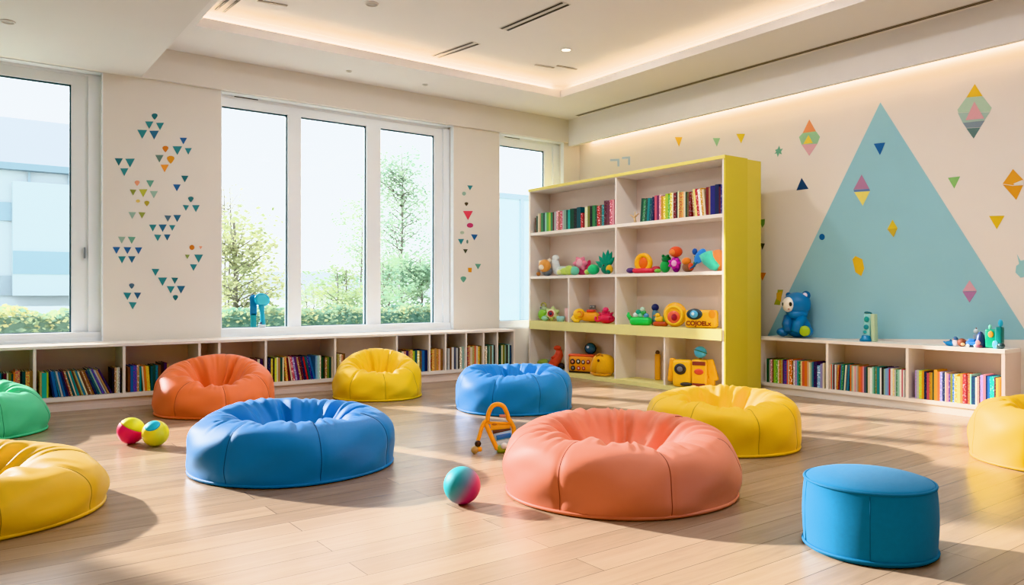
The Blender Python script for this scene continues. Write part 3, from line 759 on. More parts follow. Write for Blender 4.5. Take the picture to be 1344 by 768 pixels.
# shelf two, window half -------------------------------------------------
s = mpp(716)
toy('plush_toy', 'small plush animal with a round orange face nearest the window, third shelf row down', 'soft toy', on_shelf(716, z2), RZT, [
    ('body', MB().ell((0.01, 0.02, 0.055), (0.06, 0.06, 0.055)), plush('#8b8f90')),
    ('head', MB().ell((0, -0.02, 0.115), (0.068, 0.05, 0.075)), plush('#e9a65a')),
    ('muzzle', MB().ell((-0.02, -0.062, 0.10), (0.032, 0.02, 0.03)), plush('#f4e6d2')),
    ('ear', MB().ell((-0.06, 0.0, 0.155), (0.022, 0.02, 0.03)).ell((0.045, 0.0, 0.175), (0.022, 0.02, 0.026)), plush('#f2e4cc')),
    ('paw', MB().ell((-0.06, -0.05, 0.025), (0.024, 0.03, 0.024)), plush('#b77a43')),
    ('paw', MB().ell((0.05, -0.05, 0.022), (0.024, 0.03, 0.022)), plush('#5e6a70'))])
toy('plush_swan', 'white plush swan slumping forward beside the orange-faced plush', 'soft toy', on_shelf(735, z2, XF + 0.2), RZT, [
    ('body', MB().ell((0.03, 0, 0.055), (0.11, 0.06, 0.055)).tube([(-0.03, 0, 0.06), (-0.05, 0, 0.13), (-0.055, -0.01, 0.19)], [0.05, 0.042, 0.036], 14), plush('#e8ebe6')),
    ('head', MB().ell((-0.045, -0.015, 0.205), (0.04, 0.035, 0.035)), plush('#eef0ea')),
    ('wing', MB().ell((0.07, -0.05, 0.07), (0.07, 0.018, 0.035), (0, 0.35, 0)), plush('#d3e0d0'))])
toy('plush_caterpillar', 'flat lime and mint plush caterpillar lying under the pink flower', 'soft toy', on_shelf(747, z2, XF + 0.075), RZT, [
    ('body', MB().ell((-0.05, 0, 0.04), (0.05, 0.045, 0.04)).ell((0.0, 0, 0.052), (0.052, 0.048, 0.052)), plush('#c3d96a')),
    ('tail', MB().ell((0.06, 0, 0.045), (0.05, 0.04, 0.05), (0, 0.5, 0)), plush('#7fd0b0')),
    ('head', MB().ell((-0.1, -0.01, 0.03), (0.032, 0.03, 0.03)), plush('#d9df9a'))])
fl = MB(); 
for k in range(6):
    a = k * PI / 3; leaf(fl, (0, -0.01, 0.13), (0.085 * math.cos(a), -0.035, 0.13 + 0.085 * math.sin(a)), 0.036)
toy('plush_flower', 'pink plush flower leaning upright on the toy shelf', 'soft toy', on_shelf(763, z2, XF + 0.2), RZT, [
    ('base', MB().ell((0, 0.02, 0.06), (0.06, 0.05, 0.06)), plush('#d8537a')),
    ('petals', fl, plush('#ee8ba0')),
    ('heart', MB().ell((0, -0.05, 0.135), (0.035, 0.018, 0.045)), plush('#f6b9c2')),
    ('leaf', MB().ell((0.075, 0.0, 0.11), (0.025, 0.02, 0.06), (0, 0.3, 0)), plush('#cf3f5f'))])
toy('soft_ball', 'bright green ball between the pink flower and the spiky dinosaur', 'ball', on_shelf(779, z2, XF + 0.08), RZT, [
    ('body', MB().ell((0, 0, 0.055), (0.06, 0.055, 0.055)), plush('#3cc57c')), ('knot', MB().ell((-0.065, 0, 0.03), (0.03, 0.03, 0.028)), plush('#b9d867'))])
sp_ = MB()
for k, (dx, dz, L_) in enumerate([(-0.11, 0.05, 0.1), (-0.075, 0.105, 0.1), (-0.03, 0.15, 0.1), (0.02, 0.17, 0.1), (0.06, 0.15, 0.1), (0.085, 0.09, 0.1), (-0.09, 0.01, 0.08)]):
    leaf(sp_, (0.0, 0, 0.075), (dx, -0.01, 0.085 + dz), 0.028)
toy('spiky_dinosaur', 'dark green spiky plush dinosaur against the middle divider', 'soft toy', on_shelf(796, z2, XF + 0.09), RZT, [
    ('body', MB().ell((0, 0, 0.06), (0.055, 0.05, 0.06)).tube([(0.03, -0.02, 0.05), (0.04, -0.05, 0.03), (0.045, -0.07, 0.012)], [0.03, 0.025, 0.02]), plush('#12805f')),
    ('spikes', sp_, plush('#149070')),
    ('belly', MB().ell((0.045, -0.04, 0.05), (0.035, 0.03, 0.045)), plush('#e0b030')),
    ('eye', MB().ell((-0.01, -0.052, 0.09), 0.009), pl('#1b1b22'))])
# shelf two, mural half --------------------------------------------------
toy('arch_toy', 'orange and yellow arch toy on a crimson base', 'toy', on_shelf(845, z2, XF + 0.1), RZT, [
    ('arch', MB().torus((0, -0.01, 0.10), 0.062, 0.024, (0, 1, 0), 24, 1.25), pl('#f4b51e')),
    ('arch_infill', MB().ell((0, 0.0, 0.10), (0.05, 0.03, 0.072)), pl('#e86a1c')),
    ('base', MB().rbox((0, 0, 0.026), (0.2, 0.09, 0.05), 0.024), pl('#d83a4e')),
    ('wing', MB().ell((-0.125, 0, 0.03), (0.04, 0.04, 0.028)), pl('#5a3a78')),
    ('wing', MB().ell((0.115, 0, 0.036), (0.045, 0.04, 0.034)), pl('#c42f45'))])
toy('plush_frog', 'green plush frog figure sitting beside the magenta flower doll', 'soft toy', on_shelf(873, z2, XF + 0.1), RZT, [
    ('body', MB().ell((0, 0, 0.06), (0.045, 0.045, 0.06)), plush('#2fa84c')),
    ('head', MB().ell((0.01, 0, 0.13), (0.042, 0.04, 0.036)).ell((-0.012, -0.02, 0.16), 0.014).ell((0.03, -0.02, 0.16), 0.014), plush('#157a3a')),
    ('foot', MB().ell((-0.06, -0.02, 0.02), (0.03, 0.035, 0.02)), plush('#7cc04e'))])
fl = MB()
for k in range(7):
    a = k * 2 * PI / 7; leaf(fl, (0, -0.02, 0.085), (0.06 * math.cos(a), -0.045, 0.085 + 0.06 * math.sin(a)), 0.026)
toy('flower_doll', 'doll with a round orange-red head and magenta petal body', 'soft toy', on_shelf(887, z2, XF + 0.1), RZT, [
    ('head', MB().ell((0, 0.0, 0.195), (0.058, 0.05, 0.052)), plush('#e2582f')),
    ('face', MB().ell((-0.02, -0.042, 0.19), (0.03, 0.016, 0.028)), plush('#f08a4a')),
    ('petals', fl, plush('#c322a0')), ('centre', MB().ell((0, -0.055, 0.085), (0.024, 0.014, 0.03)), plush('#f3b6dc')),
    ('body', MB().ell((0, 0.01, 0.075), (0.04, 0.04, 0.075)), plush('#8e1d86'))])
toy('plush_bird', 'small orange and brown plush bird between the flower doll and the elephant', 'soft toy', on_shelf(903, z2, XF + 0.09), RZT, [
    ('body', MB().ell((0, 0, 0.045), (0.05, 0.045, 0.045)), plush('#8a5a3a')),
    ('head', MB().ell((-0.01, -0.01, 0.10), (0.04, 0.038, 0.036)), plush('#ef8b35')),
    ('tail', MB().tube([(0.045, 0, 0.05), (0.065, 0, 0.1), (0.06, 0, 0.15)], [0.016, 0.014, 0.008]), plush('#4f8f3f')),
    ('wing', MB().ell((0.035, -0.035, 0.05), (0.025, 0.015, 0.035)), plush('#d9502a'))])
toy('plush_elephant', 'patchwork plush elephant with teal trunk, blue ear and orange body', 'soft toy', on_shelf(930, z2, XF + 0.12), RZT, [
    ('body', MB().ell((0.075, 0.02, 0.10), (0.085, 0.075, 0.10)), plush('#ee9550')),
    ('trunk', MB().tube([(-0.02, -0.02, 0.16), (0.01, -0.03, 0.10), (0.055, -0.04, 0.05), (0.085, -0.045, 0.03)], [0.06, 0.055, 0.045, 0.03], 16), plush('#58cdb0')),
    ('ear', MB().ell((-0.06, -0.04, 0.14), (0.04, 0.014, 0.075), (0, 0.5, 0)), plush('#3f8fe0')),
    ('tail', MB().tube([(-0.08, -0.04, 0.09), (-0.12, -0.04, 0.045), (-0.145, -0.04, 0.03)], [0.01, 0.009, 0.007]), plush('#24618f')),
    ('small_ear', MB().ell((-0.115, 0.0, 0.185), (0.022, 0.016, 0.03)), plush('#2b5aa8'))])
# twig figure beside books
toy('wooden_twig', 'little forked wooden twig figure on the top shelf before the books', 'figurine', on_shelf(833, z1, XF + 0.06), RZT, [
    ('stem', MB().tube([(0.005, 0, 0), (0, 0, 0.05), (0.004, 0, 0.11)], [0.014, 0.009, 0.005]), mat('#d9b98a', 0.7)),
    ('fork', MB().tube([(0, 0, 0.045), (-0.03, 0, 0.075), (-0.045, 0, 0.08)], [0.009, 0.007, 0.004]), mat('#d9b98a', 0.7)),
    ('fork', MB().tube([(0, 0, 0.055), (0.03, 0, 0.085), (0.042, 0, 0.088)], [0.009, 0.007, 0.004]), mat('#cfa877', 0.7))])
# middle row -------------------------------------------------------------
toy('frog_jar', 'lime green frog-shaped pot with a small handle, nearest the window', 'toy', on_shelf(713.5, YT, XF + 0.11), RZT, [
    ('pot', MB().ell((0, 0, 0.07), (0.062, 0.062, 0.07)), pl('#8cc63a')), ('lid', MB().ell((0, 0, 0.135), (0.045, 0.045, 0.03)), pl('#b7cda0')),
    ('handle', MB().torus((0, 0, 0.175), 0.028, 0.008, (0, 1, 0), 16), pl('#a9a24a')),
    ('eye', MB().ell((-0.01, -0.045, 0.15), 0.012), pl('#7b7f86'))])
fl = MB()
for k in range(6):
    a = k * PI / 3 + 0.4; leaf(fl, (0, 0, 0.085), (0.09 * math.cos(a), 0, 0.085 + 0.085 * math.sin(a)), 0.034)
toy('flower_rattle', 'pale green flower toy with a red eye in its centre', 'toy', on_shelf(725, YT, XF + 0.09), RZT, [
    ('petals', fl, pl('#c7d68a')), ('disc', MB().ell((0, -0.03, 0.085), (0.05, 0.016, 0.05)), pl('#e9dcb6')),
    ('ring', MB().torus((0, -0.045, 0.085), 0.028, 0.008, (0, 1, 0)), pl('#c4464a')), ('eye', MB().ell((0, -0.045, 0.085), (0.018, 0.012, 0.02)), pl('#5a4a6a')),
    ('foot', MB().ell((-0.085, 0, 0.03), (0.04, 0.035, 0.03)), pl('#9fcfae'))])
toy('toy_cup', 'pale pink and aqua stacking cups beside the short divider', 'toy', on_shelf(741, YT, XF + 0.09), RZT, [
    ('cup', MB().lathe([(0.03, 0), (0.035, 0.01), (0.04, 0.13), (0.036, 0.15), (0.03, 0.145), (0.026, 0.02)], (0.03, 0.03, 0)), pl('#efc2bd')),
    ('small_cup', MB().lathe([(0.035, 0), (0.045, 0.05), (0.04, 0.06), (0.034, 0.05)], (-0.035, -0.02, 0)), pl('#a9d8d3'))])
toy('toy_elephant', 'chunky yellow-orange plastic elephant in the middle cell', 'toy', on_shelf(770, YT, XF + 0.10), RZT, [
    ('body', MB().rbox((0.04, 0, 0.065), (0.18, 0.1, 0.10), 0.04), pl('#f2a32a')),
    ('head', MB().ell((-0.075, -0.01, 0.085), (0.065, 0.06, 0.065)), pl('#f4c12c')),
    ('trunk', MB().tube([(-0.11, -0.02, 0.07), (-0.13, -0.04, 0.04), (-0.105, -0.05, 0.018), (-0.06, -0.05, 0.018)], [0.03, 0.025, 0.02, 0.016]), pl('#f6cc3a')),
    ('ear', MB().torus((-0.05, -0.055, 0.09), 0.028, 0.012, (0, 1, 0)), pl('#e58c1c')),
    ('saddle', MB().rbox((0.05, 0, 0.125), (0.08, 0.08, 0.03), 0.012), pl('#d8473a'))])
toy('toy_robot_head', 'small grey robot head peeking over the yellow elephant', 'toy', on_shelf(778, YT, XF + 0.25), RZT, [
    ('body', MB().rbox((0, 0, 0.075), (0.07, 0.05, 0.15), 0.015), pl('#a79f95')), ('head', MB().rbox((0, 0, 0.165), (0.06, 0.045, 0.04), 0.012), pl('#8d8f94')),
    ('eye', MB().ell((-0.015, -0.024, 0.165), 0.008).ell((0.015, -0.024, 0.165), 0.008), pl('#e8e4d8'))])
cl = MB()
for k in range(5):
    leaf(cl, (0.0, 0, 0.06), (-0.08 + 0.04 * k, -0.02, 0.15 - 0.015 * abs(k - 2)), 0.02)
toy('toy_crab', 'crimson plastic crab beside the middle divider', 'toy', on_shelf(796, YT, XF + 0.10), RZT, [
    ('body', MB().ell((0, 0, 0.05), (0.085, 0.06, 0.05)), pl('#d9294e')), ('spines', cl, pl('#c4204a')),
    ('head', MB().ell((0.0, -0.02, 0.145), (0.03, 0.028, 0.026)), pl('#e03e70')),
    ('claw', MB().torus((-0.075, -0.04, 0.05), 0.025, 0.012, (0, 1, 0), 16, 1, (0.4, 5.6)), pl('#e0355a')),
    ('claw', MB().torus((0.065, -0.04, 0.05), 0.022, 0.012, (0, 1, 0), 16, 1, (0.4, 5.6)), pl('#b51a3c'))])
cb = [('base', MB().rbox((0, 0, 0.045), (0.2, 0.09, 0.08), 0.03).tube([(-0.09, 0, 0.06), (-0.12, 0, 0.10), (-0.115, 0, 0.13)], [0.025, 0.018, 0.01]), pl('#38cf5a'))]
for k, (x, z, c_) in enumerate([(-0.045, 0.105, '#d8e6e2'), (-0.02, 0.135, '#2fae8a'), (0.0, 0.10, '#7ecb9f'), (0.03, 0.13, '#49b45a'), (0.055, 0.10, '#5f9ed0'), (0.02, 0.16, '#b9d9c2')]):
    cb.append(('ball', MB().ell((x, -0.01, z), 0.025), pl(c_)))
toy('toy_dinosaur_basket', 'bright green dinosaur basket heaped with small balls', 'toy', on_shelf(841, YT, XF + 0.10), RZT, cb)
toy('toy_tower', 'navy and grey stacking peg behind the toy boat', 'toy', on_shelf(860, YT, XF + 0.22), RZT, [
    ('post', MB().lathe([(0.03, 0), (0.03, 0.12), (0.02, 0.15), (0.001, 0.16)]), pl('#6f9ab0')), ('knob', MB().ell((0, 0, 0.175), (0.034, 0.034, 0.036)), pl('#34407e'))])
toy('toy_boat', 'little red toy boat carrying a yellow duck', 'toy', on_shelf(867, YT, XF + 0.08), RZT, [
    ('hull', MB().rbox((0, 0, 0.025), (0.13, 0.06, 0.045), 0.02), pl('#c4532c')),
    ('duck', MB().ell((-0.01, 0, 0.07), (0.042, 0.03, 0.03)).ell((-0.025, -0.005, 0.105), 0.024), pl('#eebf2a')),
    ('beak', MB().ell((-0.052, -0.01, 0.102), (0.012, 0.01, 0.006)), pl('#e07a22')),
    ('sail', MB().ell((0.035, 0, 0.08), (0.016, 0.012, 0.045)), pl('#5aa05a'))])
toy('snail_wheel', 'yellow spiral snail disc with a red heart centre', 'toy', on_shelf(886, YT, XF + 0.09), RZT, [
    ('disc', MB().ell((0, 0, 0.115), (0.105, 0.045, 0.115)), pl('#f2b21c')), ('ring', MB().torus((0, -0.035, 0.11), 0.072, 0.014, (0, 1, 0), 30, 1.1), pl('#f7cc3c')),
    ('inner_disc', MB().ell((0.0, -0.04, 0.09), (0.055, 0.016, 0.062)), pl('#e8694a')), ('heart', MB().ell((0.008, -0.053, 0.09), (0.026, 0.01, 0.033)), pl('#a31f35'))])
t = toy('block_camera', 'yellow block toy with a round blue lens and dark red lettering', 'toy', on_shelf(921, YT, XF + 0.09), RZT, [
    ('block', MB().rbox((0, 0, 0.085), (0.27, 0.085, 0.165), 0.03), pl('#f3b91c')),
    ('lens_hood', MB().ell((-0.05, -0.04, 0.128), (0.068, 0.022, 0.05)), pl('#27424e')),
    ('lens', MB().ell((-0.05, -0.058, 0.128), (0.034, 0.014, 0.034)), pl('#5fb4dc')), 
    ('glint', MB().ell((-0.055, -0.068, 0.132), (0.014, 0.007, 0.016)), pl('#dff1f6')),
    ('stripe', MB().ell((0.095, -0.04, 0.13), (0.03, 0.008, 0.04)), pl('#e89a12'))])
def lettering(txt, parent, loc, size, m, name='lettering'):
    cu = bpy.data.curves.new(name, 'FONT'); cu.body = txt; cu.size = size; cu.extrude = 0.0015; cu.offset = size * 0.03; cu.align_x = 'CENTER'
    o_ = bpy.data.objects.new(name, cu); C.objects.link(o_); bpy.context.view_layer.update()
    me = bpy.data.meshes.new_from_object(o_.evaluated_get(bpy.context.evaluated_depsgraph_get())); me.materials.clear(); me.materials.append(m)
    bpy.data.objects.remove(o_); o = bpy.data.objects.new(name, me); C.objects.link(o); o.parent = parent; o.location = loc; o.rotation_euler = (PI / 2, 0, 0)
    return o
lettering('COJOELx', t, (-0.02, -0.0445, 0.028), 0.062, pl('#8c2a24'))
# bottom row -------------------------------------------------------------
BZ = 0.045
toy('dinosaur_figure', 'coral red toy dinosaur rearing up in the bottom window-side cell', 'toy', on_shelf(731, BZ, XF + 0.12), RZT, [
    ('body', MB().tube([(-0.05, 0, 0.05), (-0.01, 0, 0.10), (0.025, 0, 0.17), (0.03, -0.01, 0.225)], [0.05, 0.055, 0.045, 0.03], 14), pl('#e4604c', 0.5)),
    ('head', MB().ell((0.015, -0.02, 0.245), (0.042, 0.03, 0.028)), pl('#e0553f', 0.5)),
    ('arm', MB().tube([(0.01, -0.03, 0.16), (-0.04, -0.05, 0.13)], [0.016, 0.012]), pl('#d84e3c', 0.5)),
    ('leg', MB().ell((-0.05, -0.03, 0.04), (0.045, 0.035, 0.04)), pl('#d9523f', 0.5)),
    ('leg', MB().ell((0.05, 0.0, 0.04), (0.04, 0.035, 0.04)), pl('#3d3a3e', 0.5))])
toy('plush_turtle', 'olive green toy turtle half hidden by the blue beanbag', 'toy', on_shelf(715, BZ, XF + 0.12), RZT, [
    ('shell', MB().ell((0, 0, 0.055), (0.085, 0.07, 0.05)), pl('#8fa44a', 0.5)), ('head', MB().ell((0.075, -0.02, 0.08), (0.035, 0.03, 0.03)), pl('#7f8f88', 0.5)),
    ('foot', MB().ell((0.05, -0.05, 0.02), (0.03, 0.03, 0.02)), pl('#59755a', 0.5)), ('foot', MB().ell((-0.05, -0.05, 0.02), (0.03, 0.03, 0.02)), pl('#59755a', 0.5))])
t = toy('toy_bus', 'orange toy bus covered in round badges on the bottom shelf', 'toy', on_shelf(765, BZ, XF + 0.115), RZT, [
    ('body', MB().rbox((0, 0, 0.105), (0.285, 0.12, 0.19), 0.045), pl('#f09a22')), ('roof_band', MB().rbox((0, 0, 0.19), (0.28, 0.11, 0.03), 0.014), pl('#e8603a')),
    ('bumper', MB().rbox((0, 0, 0.012), (0.27, 0.1, 0.022), 0.01), pl('#3b3230'))])
for x, z, r, c1, c2 in ((-0.105, 0.135, 0.034, '#3a2f33', '#e08a6a'), (-0.03, 0.14, 0.03, '#2c2a30', '#e8e0d0'), (0.035, 0.135, 0.026, '#4a2a2a', '#f4e6da'), (-0.1, 0.06, 0.03, '#33272b', '#8a8f98'), (-0.025, 0.06, 0.026, '#b8242c', '#f0d8c8'), (0.04, 0.062, 0.024, '#a83a2a', '#dfa090'), (0.1, 0.14, 0.026, '#a5342a', '#e0b0a0')):
    g = MB().lathe([(1e-4, -0.066), (r * .7, -0.066), (r, -0.063), (r, -0.055)], (x, 0, z), 24, 'y').build('badge', pl(c1), t)
    MB().lathe([(1e-4, -0.0685), (r * .45, -0.0685), (r * .5, -0.066)], (x, 0, z), 20, 'y').build('badge_centre', pl(c2), g)
toy('globe_lamp', 'dark blue round-eyed toy on a peg behind the orange bus', 'toy', on_shelf(776, BZ, XF + 0.24), RZT, [
    ('stand', MB().rbox((0, 0, 0.11), (0.06, 0.05, 0.22), 0.02), pl('#c9c2bb')), ('globe', MB().ell((0, -0.01, 0.26), (0.058, 0.05, 0.062)), pl('#4f7a96')),
    ('rim', MB().torus((0, -0.02, 0.26), 0.055, 0.009, (0, 1, 0)), pl('#27323c')), ('glint', MB().ell((-0.015, -0.055, 0.275), (0.014, 0.008, 0.014)), pl('#dce8ee'))])
toy('soft_cushion_toy', 'plump yellow animal cushion tucked in beside the orange bus', 'soft toy', on_shelf(792, BZ, XF + 0.085), RZT, [
    ('body', MB().ell((0.0, 0, 0.115), (0.115, 0.08, 0.115), fn=lambda q: Vector((math.copysign(abs(q.x) ** 0.8, q.x), q.y, math.copysign(abs(q.z) ** 0.7, q.z)))), plush('#f1b21c')),
    ('flap', MB().ell((-0.07, -0.03, 0.11), (0.045, 0.06, 0.10), (0, 0.25, 0)), plush('#e9a414')),
    ('eye', MB().ell((-0.02, -0.083, 0.165), (0.013, 0.008, 0.015)), pl('#6a3a12')), ('handle', MB().torus((-0.02, -0.05, 0.2), 0.03, 0.009, (0, 1, 0), 18, 1, (-1.4, 1.4)), plush('#b97a18')),
    ('hem', MB().tube([(-0.11, -0.05, 0.03), (-0.05, -0.083, 0.018), (0.05, -0.083, 0.018), (0.1, -0.05, 0.03)], 0.012), plush('#d8930e'))])
toy('toy_tag', 'orange toy corner poking past the low divider into the empty cell', 'toy', on_shelf(863, BZ, XF + 0.30 - 0.02), RZT, [
    ('plate', MB().rbox((0, 0, 0.13), (0.05, 0.03, 0.26), 0.012), pl('#f0a92a')), ('ear', MB().ell((0.0, 0, 0.27), (0.02, 0.014, 0.025)), pl('#5a3a2a'))])
t = toy('robot_castle', 'large yellow robot castle toy with a blue globe on top', 'toy', on_shelf(908, BZ, XF + 0.085), RZT, [
    ('tower', MB().rbox((-0.075, 0, 0.125), (0.165, 0.10, 0.25), 0.03), pl('#f6bf1e')),
    ('tower', MB().rbox((0.075, -0.005, 0.13), (0.13, 0.11, 0.26), 0.02), pl('#f3b51a')),
    ('arm', MB().rbox((-0.175, 0.01, 0.15), (0.05, 0.06, 0.22), 0.02, (0, 0.1, 0)), pl('#f0aa18')),
    ('arm', MB().rbox((0.165, 0.0, 0.165), (0.08, 0.05, 0.2), 0.02, (0, -0.25, 0)), pl('#f2b41c')),
    ('leg', MB().rbox((0.16, 0.005, 0.05), (0.07, 0.06, 0.10), 0.018), pl('#eba816')),
    ('speaker', MB().lathe([(1e-4, -0.062), (0.03, -0.062), (0.05, -0.058), (0.052, -0.045)], (-0.085, 0, 0.165), 28, 'y'), pl('#34343a')),
    ('speaker_cone', MB().lathe([(1e-4, -0.066), (0.02, -0.066), (0.026, -0.061)], (-0.085, 0, 0.165), 24, 'y'), pl('#7a7a80')),
    ('sign_plate', MB().rbox((0.075, -0.062, 0.225), (0.11, 0.008, 0.035), 0.003), pl('#8a4034')),
    ('badge', MB().ell((0.075, -0.06, 0.15), (0.04, 0.01, 0.028)), pl('#d8543e')),
    ('foot_plate', MB().ell((-0.03, -0.055, 0.028), (0.055, 0.016, 0.02)), pl('#3d3634')),
    ('foot_sign', MB().rbox((0.075, -0.064, 0.03), (0.11, 0.008, 0.03), 0.003), pl('#8c3a32')),
    ('globe', MB().ell((0.075, -0.01, 0.325), (0.052, 0.05, 0.054)), pl('#52b6dc')), ('globe_stem', MB().lathe([(0.012, 0.25), (0.012, 0.28)], (0.075, -0.01, 0)), pl('#a9772a')),
    ('ring', MB().torus((0.075, -0.01, 0.33), 0.054, 0.005, (0.3, 0.2, 1)), pl('#2f7a5a'))])

# ------------------------------------------------------------------ things on the mural bookcase
def on_mural(px, X=6.74): return (X, YW(px, X), ST)
p = on_mural(1046)
blue = pl('#0f76b8', 0.3); blue2 = pl('#0c62a0', 0.3)
toy('bear_figure', 'shiny blue seated bear figure with a white face', 'figurine', p, RZT + 0.35, [
    ('body', MB().ell((0, 0.02, 0.11), (0.125, 0.10, 0.12), fn=lambda q: Vector((q.x * (1 - 0.25 * max(q.z, 0)), q.y * (1 - 0.25 * max(q.z, 0)), q.z))), blue),
    ('head', MB().ell((0.0, 0.0, 0.315), (0.13, 0.11, 0.122), fn=lambda q: Vector((q.x * (1 + 0.05 * q.z), q.y, math.copysign(abs(q.z) ** 0.85, q.z)))).tube([(0, 0.005, 0.18), (0, 0.005, 0.25)], [0.09, 0.108], 18), blue),
    ('face', MB().ell((-0.065, -0.072, 0.315), (0.068, 0.045, 0.075), (0, 0, -0.55)), pl('#f3efe8')),
    ('eye', MB().ell((-0.035, -0.118, 0.32), (0.018, 0.010, 0.022), (0, 0, -0.3)), pl('#15191d')),
    ('eye', MB().ell((-0.112, -0.085, 0.32), (0.012, 0.010, 0.018), (0, 0, -0.8)), pl('#3a4650')),
    ('mouth', MB().ell((-0.05, -0.116, 0.272), (0.010, 0.006, 0.006)), pl('#b06a5a')),
    ('ear', MB().ell((0.085, 0.0, 0.405), (0.042, 0.03, 0.045)), blue2), ('inner_ear', MB().ell((0.08, -0.027, 0.407), (0.024, 0.010, 0.026)), pl('#e6dff0')),
    ('ear', MB().ell((-0.085, 0.015, 0.41), (0.026, 0.022, 0.026)), blue2),
    ('arm', MB().tube([(-0.075, -0.03, 0.19), (-0.075, -0.085, 0.12), (-0.06, -0.11, 0.05)], [0.045, 0.048, 0.04], 14), blue2),
    ('arm', MB().tube([(0.06, -0.03, 0.19), (0.03, -0.09, 0.12), (0.01, -0.115, 0.05)], [0.045, 0.05, 0.042], 14), blue),
    ('leg', MB().ell((-0.12, -0.075, 0.045), (0.055, 0.075, 0.045)), blue2),
    ('leg', MB().ell((0.105, -0.06, 0.055), (0.06, 0.075, 0.055)), blue),
    ('foot_pad', MB().ell((0.10, -0.118, 0.062), (0.052, 0.022, 0.052)), pl('#a8c42c'))])
p = on_mural(1140)
rt = MB().lathe([(0.001, 0), (0.05, 0), (0.052, 0.01), (0.046, 0.03), (0.042, 0.25), (0.036, 0.275), (0.001, 0.28)], seg=24)
toy('bead_tower', 'slim aqua bead tower with a pale green back board', 'toy', p, RZT, [
    ('tube', MB().rbox((-0.01, 0, 0.135), (0.066, 0.05, 0.25), 0.022, (0, 0.05, 0)), pl('#9ed8d6')),
    ('back_board', MB().rbox((0.045, 0.015, 0.125), (0.038, 0.06, 0.25), 0.008, (0, -0.03, 0)), pl('#c4d8b0')),
    ('cap', MB().torus((-0.004, 0, 0.257), 0.026, 0.008, (0, 0.3, 1)), pl('#2c7a86')),
    ('bead', MB().ell((-0.004, -0.027, 0.2), (0.024, 0.012, 0.026)), pl('#1d9a96')), ('bead', MB().ell((-0.008, -0.027, 0.13), (0.024, 0.012, 0.022)), pl('#1c8f9a')),
    ('bead', MB().ell((-0.02, -0.027, 0.085), (0.018, 0.012, 0.014)), pl('#2aa3a8')),
    ('foot', MB().lathe([(0.001, 0), (0.055, 0), (0.055, 0.018), (0.04, 0.03), (0.038, 0.05), (0.03, 0.055), (0.001, 0.056)], (-0.02, -0.005, 0), 24), pl('#1683b4'))])
def small(px, name, label, parts, X=6.70, rz=RZT, cat='figurine'): return toy(name, label, cat, on_mural(px, X), rz, parts)
small(1247, 'whale_figure', 'tiny blue whale figure, first of the small toys on the low white bookcase', [('body', MB().ell((0, 0, 0.024), (0.04, 0.024, 0.022)), pl('#2a8fd0')), ('tail', MB().ell((-0.04, 0, 0.03), (0.016, 0.02, 0.006), (0, 0.6, 0)), pl('#4aa6e0')), ('fin', MB().ell((0.005, 0, 0.046), (0.01, 0.006, 0.012)), pl('#1d6fae'))])
small(1254, 'penguin_figure', 'tiny white and blue penguin figure beside the brown ball', [('body', MB().ell((0, 0, 0.03), (0.026, 0.024, 0.03)), pl('#e7e3ec')), ('head', MB().ell((0, 0, 0.062), 0.019), pl('#3a6ea8')), ('beak', MB().ell((-0.008, -0.02, 0.06), (0.006, 0.008, 0.004)), pl('#d88a5a'))])
small(1262.5, 'hedgehog_figure', 'tiny brown hedgehog ball figure between the penguin and the blue car', [('body', MB().ell((0, 0, 0.034), (0.036, 0.03, 0.034)), pl('#8a4a32', 0.6)), ('nose', MB().ell((0.02, -0.03, 0.022), (0.016, 0.012, 0.012)), pl('#e0c08a'))])
small(1277, 'toy_car', 'tiny bright blue toy car on the low white bookcase', [('body', MB().rbox((0, 0, 0.032), (0.10, 0.045, 0.035), 0.014), pl('#1d80c8')), ('cabin', MB().rbox((-0.005, 0, 0.056), (0.055, 0.038, 0.025), 0.01), pl('#1a6cb0')),
    ('wheel', MB().lathe([(1e-4, -0.026), (0.014, -0.026), (0.014, -0.018)], (-0.03, 0, 0.015), 16, 'y'), pl('#e9eef0')), ('wheel', MB().lathe([(1e-4, -0.026), (0.014, -0.026), (0.014, -0.018)], (0.03, 0, 0.015), 16, 'y'), pl('#e9eef0')), ('chassis', MB().rbox((0, 0, 0.011), (0.08, 0.034, 0.02), 0.006), pl('#22384a'))], cat='toy')
small(1281, 'robot_figure', 'tiny grey robot figure standing behind the blue toy car', [('body', MB().rbox((0, 0, 0.05), (0.04, 0.03, 0.10), 0.01), pl('#a9b8c8')), ('head', MB().ell((0, 0, 0.125), (0.018, 0.018, 0.022)), pl('#dfe6ea')), ('antenna', MB().ell((0.002, 0, 0.149), 0.006), pl('#8a3a3a'))], X=6.80)
small(1287, 'gnome_figure', 'tiny navy hooded gnome figure with a pink face', [('hood', MB().lathe([(0.035, 0), (0.036, 0.05), (0.026, 0.1), (0.012, 0.125), (0.001, 0.13)], seg=24), pl('#1f3566')), ('face', MB().ell((-0.006, -0.03, 0.04), (0.02, 0.012, 0.022)), pl('#d9a3a0')), ('boot', MB().ell((0, -0.03, 0.012), (0.028, 0.02, 0.012)), pl('#803a48'))])
small(1295, 'duckling_figure', 'tiny pale yellow duckling figure beside the green castle', [('body', MB().ell((0, 0, 0.02), (0.02, 0.018, 0.02)), pl('#c8d490')), ('head', MB().ell((0, 0, 0.048), 0.014), pl('#d8e0a8'))], X=6.72)
